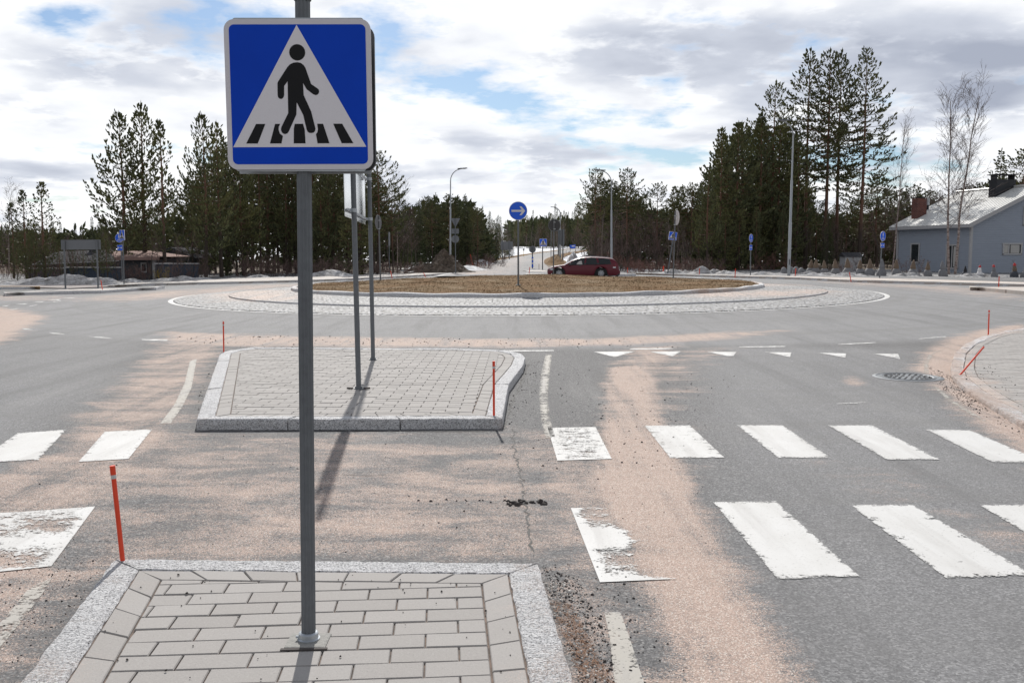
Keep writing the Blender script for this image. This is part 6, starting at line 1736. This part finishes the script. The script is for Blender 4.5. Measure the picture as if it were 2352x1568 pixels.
# ================================================================== wrapped shrubs
M['burlap'] = simple('brown_burlap', (0.17, 0.125, 0.09), .95, 0, .3, 12, .5)
M['netting'] = simple('grey_netting', (0.19, 0.19, 0.20), .8, 0, .35, 9, .6)
M['white_cloth'] = simple('white_cloth', (0.7, 0.68, 0.68), .8, 0, .15, 8, .3); M['red_cloth'] = simple('red_cloth', (0.5, 0.05, 0.05), .8)
M['black_cloth'] = simple('black_cloth', (0.02, 0.02, 0.025), .8); M['navy_cloth'] = simple('dark_grey_cloth', (0.06, 0.065, 0.08), .8, 0, .3, 8, .4)
def wrapped(px, depth, h_, kind, label, seed, group='wrapped shrubs in a row before the house and pines'):
    r_ = random.Random(seed); b = gnd((px-1176)/F*depth, depth, .02)
    root = empty('wrapped_shrub', b, r_.uniform(0, 6), label, 'wrapped shrub', group)
    lx, ly = r_.uniform(-.08, .08), r_.uniform(-.08, .08)
    def body(prof, name, mat, n=18):
        mb = MB(); ph = r_.uniform(0, 6)
        for r, z in prof:
            for j in range(n):
                a = 6.283*j/n; k = r*(.98 if kind == 'low' else .84)*(1+.10*math.sin(3*a+ph+z*5)+.05*math.sin(7*a+z*9))
                mb.v.append(Vector((k*math.cos(a)+lx*z, k*math.sin(a)+ly*z, z)))
        for i in range(len(prof)-1):
            for j in range(n): mb.f.append([i*n+j, i*n+(j+1) % n, (i+1)*n+(j+1) % n, (i+1)*n+j]); mb.a.append(.5)
        mb.f.append([(len(prof)-1)*n+j for j in range(n)]); mb.a.append(.5)
        mb.build(name, M[mat], root, smooth=True)
    if kind == 'low': body([(h_*.55, -.05), (h_*.52, h_*.2), (h_*.46, h_*.5), (h_*.33, h_*.8), (h_*.14, h_*.97), (.01, h_)], 'netting', 'netting')
    else:
        mats = {'brown': ('netting', 'burlap'), 'grey': ('netting', 'netting'), 'black': ('navy_cloth', 'black_cloth'), 'white': ('white_cloth', 'white_cloth'), 'pinktop': ('netting', 'netting'), 'redtop': ('navy_cloth', 'burlap')}[kind]
        body([(h_*.33, -.05), (h_*.34, h_*.12), (h_*.30, h_*.26), (h_*.24, h_*.38), (h_*.19, h_*.42)], 'lower_wrap', mats[0])
        body([(h_*.16, h_*.36), (h_*.19, h_*.45), (h_*.185, h_*.56), (h_*.14, h_*.72), (h_*.085, h_*.88), (h_*.04, h_*.98), (.01, h_)], 'upper_wrap', mats[1])
        if kind in ('white', 'pinktop', 'redtop'): body([(h_*.12, h_*.80), (h_*.13, h_*.88), (h_*.08, h_*.97), (.01, h_*1.03)], 'red_top', 'red_cloth')
for i, (px, dp, h_, kd, lb) in enumerate(((1799, 64, .46, 'low', 'low grey wrapped shrub left of the tall pale lamp post'), (1814, 64.2, .48, 'low', 'low grey wrapped shrub partly behind the tall pale lamp post'),
     (1825.5, 63.6, .50, 'low', 'narrow low grey wrapped shrub right of the tall lamp post, behind a red stake'), (1838.5, 63, .44, 'low', 'wide low grey wrapped shrub, fourth from the left'),
     (1859, 62.6, .98, 'brown', 'first brown-topped wrapped shrub from the left'), (1871.5, 62.2, 1.0, 'brown', 'second brown-topped wrapped shrub from the left, close to the first'),
     (1893, 61.6, .95, 'brown', 'third brown-topped wrapped shrub from the left'), (1918, 60.8, 1.02, 'brown', 'fourth brown-topped wrapped shrub from the left'),
     (1945, 60, 1.08, 'brown', 'fifth brown-topped wrapped shrub, behind the leaning stake'), (1973, 59.4, .98, 'brown', 'sixth brown-topped wrapped shrub from the left'),
     (1995.5, 59, 1.04, 'brown', 'seventh brown-topped wrapped shrub, before white snow'), (2022, 58.7, 1.02, 'grey', 'grey wrapped shrub behind the post of the walker and cycle sign'),
     (2057, 58.2, 1.0, 'brown', 'brown-topped wrapped shrub before the far corner of the house'), (2094.5, 57.9, .98, 'brown', 'brown-topped wrapped shrub by the small side window'),
     (2128.5, 57.4, .86, 'brown', 'brown-topped wrapped shrub left of the two-stemmed birch'), (2163.7, 57.1, .92, 'grey', 'tall all-grey wrapped shrub at the foot of the two-stemmed birch'),
     (2213.5, 56.4, .62, 'black', 'dark wrapped shrub with a black top at the house corner'), (2247, 56, .66, 'white', 'white wrapped shrub with a red top'),
     (2281, 55.6, .70, 'pinktop', 'grey wrapped shrub with a red top, right of the white one'), (2327.8, 55.3, .80, 'redtop', 'brown wrapped shrub with a red top behind the red stake'),
     (2351, 55, .76, 'grey', 'grey wrapped shrub cut by the right edge of the picture'))):
    wrapped(px, dp, h_, kd, lb, 100+i)

# ================================================================== the red estate car
def car():
    zc = 58.6; x0 = (1257-1176)/F*zc; Lc = (1421-1257)/F*zc; k = Lc/4.52
    base = Vector((x0, zc-.9, float(gz(x0+2.2, zc))+.01))
    root = empty('car', base, label='dark red estate car driving left behind the grass mound', cat='car')
    # from the photograph's side view: 2352 px wide crop, car from 235 to 2090 px, roof top at 262, wheels rest at ~815
    sx = 4.52/(2095-235)*k; sz = sx*1.0
    X = lambda p: (p-235)*sx
    Z = lambda p: max(0, (812-p)*sz)
    wheels = (X(522), X(1597)); rw = .325*k; arch = .40*k
    roofl = [(235, 640), (240, 600), (262, 565), (330, 528), (420, 502), (540, 482), (660, 470), (760, 410), (860, 350), (960, 305), (1060, 280), (1180, 264), (1350, 258), (1520, 262), (1700, 275), (1840, 288), (1905, 300), (1960, 350), (2035, 440), (2050, 520), (2068, 590), (2092, 620)]
    belt = [(235, 645), (262, 600), (400, 530), (560, 505), (700, 488), (900, 474), (1200, 466), (1500, 462), (1800, 458), (1900, 456), (2035, 450), (2060, 520), (2092, 622)]
    def ip(tab, p): return float(np.interp(p, [t[0] for t in tab], [t[1] for t in tab]))
    pxs = sorted(set([235, 240, 250, 262, 300, 360]+list(range(380, 2070, 24))+[2050, 2068, 2080, 2092]))
    mb = MB(); rows = []
    for p in pxs:
        x = X(p); zt = Z(ip(roofl, p)); zb = Z(min(ip(belt, p), 812)); zb = min(zb, zt-.005)
        low = .20*k if 300 < p < 1990 else (.20+.08*max(0, (300-p)/65, (p-1990)/100))*k
        for wx in wheels:
            if abs(x-wx) < arch: low = max(low, math.sqrt(arch*arch-(x-wx)**2)+rw-.02)
        e = min(1, (p-235)/240); e2 = min(1, (2092-p)/200); wd = .875*k*(.62+.38*math.sin(e*1.57))*(.86+.14*math.sin(e2*1.57))
        cabin = max(0, min(1, (zt-zb)/(.45*k)))
        low = min(low, zb-.03)
        zs_ = [low, low+(zb-low)*.35, low+(zb-low)*.75, zb, zb+(zt-zb)*.5, zt-(.05*k)*cabin-.003, zt-.012*cabin, zt]
        ys_ = [wd*.965, wd, wd*.99, wd*.955, wd*(.955-.09*cabin), wd*(.955-.20*cabin), wd*(.90-.30*cabin), 0]
        rows.append([(x, -y, z) for y, z in zip(ys_, zs_)]+[(x, y, z) for y, z in list(zip(ys_, zs_))[-2::-1]])
    n = len(rows[0])
    vs = [Vector(v) for r in rows for v in r]
    fs = [(i*n+j, (i+1)*n+j, (i+1)*n+j+1, i*n+j+1) for i in range(len(rows)-1) for j in range(n-1)]
    fs += [tuple(range(n))[::-1], tuple((len(rows)-1)*n+j for j in range(n))]
    off = Vector((0, .9, 0))
    mb.add([v+off for v in vs], fs)
    M['car_paint'] = simple('dark_red_paint', (0.11, 0.005, 0.016), .35, .0, .08, 3, 0, .35, .25)
    M['car_glass'] = simple('car_glass', (0.012, 0.016, 0.017), .08, 0, .3, 2, 0, 0, .45); M['rubber'] = simple('black_rubber', (0.012, 0.012, 0.012), .8)
    M['rim'] = simple('wheel_silver', (0.40, 0.41, 0.43), .4, .4); M['tail_red'] = simple('red_lamp_glass', (0.5, 0.01, 0.01), .15, 0, .2, 9, 0, .8)
    M['lamp_clear'] = simple('clear_lamp_glass', (0.45, 0.47, 0.5), .12, .3, .2, 9, 0, .6); M['plastic'] = simple('grey_black_plastic', (0.035, 0.035, 0.037), .6)
    mb.build('body', M['car_paint'], root, smooth=True, auto=32)
    def side_y(p, zz):     # how far out the body is at a height of the near side
        i = min(range(len(pxs)), key=lambda q: abs(pxs[q]-p)); r = rows[i][:8]
        return float(np.interp(zz, [v[2] for v in r], [v[1] for v in r]))
    def side_plate(name, pts, mat, out=.012, parent=root, mirror=True):
        for s in ((1, -1) if mirror else (1,)):
            mb = MB(); vv = []
            for px_, py_ in pts:
                z = Z(py_); y = side_y(px_, z)-out
                vv.append(Vector((X(px_), .9+y*s, z)))
            c_ = sum(vv, Vector())/len(vv); m_ = len(vv)
            mb.v = vv+[c_]; mb.f = [[j, (j+1) % m_, m_] if s == 1 else [(j+1) % m_, j, m_] for j in range(m_)]; mb.a = [0]*m_
            o = mb.build(name, M[mat], parent)
        return o
    side_plate('side_window', [(838, 464), (880, 415), (940, 362), (1010, 318), (1090, 294), (1180, 288), (1190, 288), (1160, 458), (1000, 462)], 'car_glass', .035)
    side_plate('side_window', [(1212, 458), (1225, 288), (1340, 284), (1470, 292), (1500, 440), (1500, 456), (1350, 458)], 'car_glass', .035)
    side_plate('side_window', [(1555, 440), (1525, 300), (1640, 306), (1760, 318), (1815, 335), (1842, 430), (1700, 440)], 'car_glass', .035)
    side_plate('window_surround', [(740, 478), (800, 430), (900, 350), (1000, 302), (1090, 280), (1350, 274), (1700, 294), (1825, 322), (1856, 448), (1500, 462), (1100, 467), (860, 474)], 'plastic', .022)
    side_plate('seat_back', [(965, 455), (1000, 400), (1060, 360), (1100, 365), (1118, 455)], 'curtain', .042)
    side_plate('sill', [(650, 745), (1450, 745), (1450, 770), (650, 770)], 'plastic', .004)
    side_plate('door_handle', [(1030, 484), (1085, 482), (1085, 494), (1030, 496)], 'plastic', .012)
    side_plate('door_handle', [(1420, 478), (1475, 476), (1475, 488), (1420, 490)], 'plastic', .012)
    for p in (1195, 1515, 745): side_plate('door_gap', [(p, 480), (p+5, 480), (p+5, 735), (p, 735)], 'rubber', .004)
    side_plate('tail_light', [(1905, 500), (1925, 440), (1925, 320), (1945, 335), (1972, 450), (1978, 510), (1905, 512)], 'tail_red', .01)
    side_plate('reversing_lamp', [(1898, 516), (1975, 514), (1970, 548), (1898, 545)], 'lamp_clear', .01)
    side_plate('headlight', [(270, 600), (290, 565), (355, 548), (372, 560), (358, 598), (310, 612)], 'lamp_clear', .012)
    side_plate('bumper', [(1760, 690), (1980, 640), (2080, 625), (2085, 690), (2040, 745), (1760, 765)], 'plastic', .01)
    # windscreen and rear window
    for nm, pa, pb in (('windscreen', 700, 1010), ('rear_window', 1920, 2030)):
        mb = MB(); seg = [q for q in pxs if pa <= q <= pb]; seg = [pa]+seg+[pb]; rws = []
        for q in seg:
            i = min(range(len(pxs)), key=lambda w_: abs(pxs[w_]-q)); yw = abs(rows[i][6][1])*.95
            z = Z(ip(roofl, q))+.004
            rws.append([Vector((X(q), .9+yw*t, z-.008*abs(t))) for t in (-1, -.5, 0, .5, 1)])
        vs = [v for r in rws for v in r]
        mb.add(vs, [(i*5+j, (i+1)*5+j, (i+1)*5+j+1, i*5+j+1) for i in range(len(rws)-1) for j in range(4)])
        mb.build(nm, M['car_glass'], root)
    for wx in wheels:
        for s in (-1, 1):
            c = Vector((wx, .9+s*.77*k, rw)); w_e = empty('wheel', c); w_e.parent = root
            bpy.data.objects.remove(w_e)
            mb = MB(); prof = [(rw*.60, -.10), (rw*.92, -.10), (rw, -.06), (rw, .06), (rw*.92, .10), (rw*.60, .10)]
            Rx = Matrix.Rotation(math.pi/2, 4, 'X')
            mb.lathe(prof, 32); mb.v = [Rx @ v for v in mb.v]; wo = mb.build('wheel', M['rubber'], root, smooth=True, auto=40); wo.location = c
            mb = MB(); mb.lathe([(rw*.66, .085), (rw*.60, .098), (rw*.58, .08), (rw*.56, -.02)], 32)
            for j in range(7):
                a = 6.283*j/7; Mz = Matrix.Rotation(a, 4, 'Z')
                for q in (-.028, .028): mb.add([Mz @ v for v in (Vector((.03, q-.017, .094)), Vector((rw*.6, q-.02, .09)), Vector((rw*.6, q+.02, .09)), Vector((.03, q+.017, .094)), Vector((.03, q-.017, .05)), Vector((rw*.6, q-.02, .05)), Vector((rw*.6, q+.02, .05)), Vector((.03, q+.017, .05)))], [(0,1,2,3), (0,4,5,1), (3,2,6,7)])
            mb.lathe([(.06, .09), (.055, .1), (.001, .1)], 16)
            Rs = Matrix.Rotation(math.pi/2 if s < 0 else -math.pi/2, 4, 'X')
            mb.v = [Rs @ v for v in mb.v]; mb.build('rim', M['rim'], wo)
            mb = MB(); mb.lathe([(rw*.62, .0), (.001, .0)], 24); mb.v = [Rs @ v for v in mb.v]; mb.build('brake_disc', M['rubber'], wo)
            mb = MB(); mb.box((wx, .9+s*.70*k, rw+.05), (arch*1.85, .28, arch*1.1)); mb.build('wheel_housing', M['rubber'], root)
    mb = MB(); p = X(805)
    for s in (-1, 1):
        mb = MB(); mb.box((p, .9+s*(.99*k), Z(447)), (.10, .20, .13), None, .03); mb.build('wing_mirror', M['plastic'], root)
    for s in (-1, 1):
        mb = MB(); mb.tube([(X(1080), .9+s*.60*k, Z(262)), (X(1350), .9+s*.6*k, Z(245)), (X(1800), .9+s*.6*k, Z(268))], .014, 6); mb.build('roof_rail', M['rim'], root)
    mb = MB(); mb.tube([(X(1740), .9, Z(272)), (X(1775), .9, Z(250))], .012, 6); mb.build('aerial', M['plastic'], root)
    mb = MB(); mb.tube([(X(2020), .9, Z(770)), (X(2085), .9, Z(750)), (X(2112), .9, Z(715)), (X(2115), .9, Z(680))], .022, 8); mb.build('tow_hook', M['plastic'], root)
    mb = MB(); mb.tube([(X(1990), .55, Z(772)), (X(2060), .55, Z(772))], .035, 10); mb.build('exhaust', M['plastic'], root)
    mb = MB(); mb.box((X(2058), .9, Z(540)), (.03, .5, .12)); mb.build('number_plate', M['white'], root)
    mb = MB(); mb.box((X(1150), .9, .26*k), (3.5*k, 1.5*k, .18)); mb.build('underbody', M['rubber'], root)
car()
bpy.context.view_layer.update()
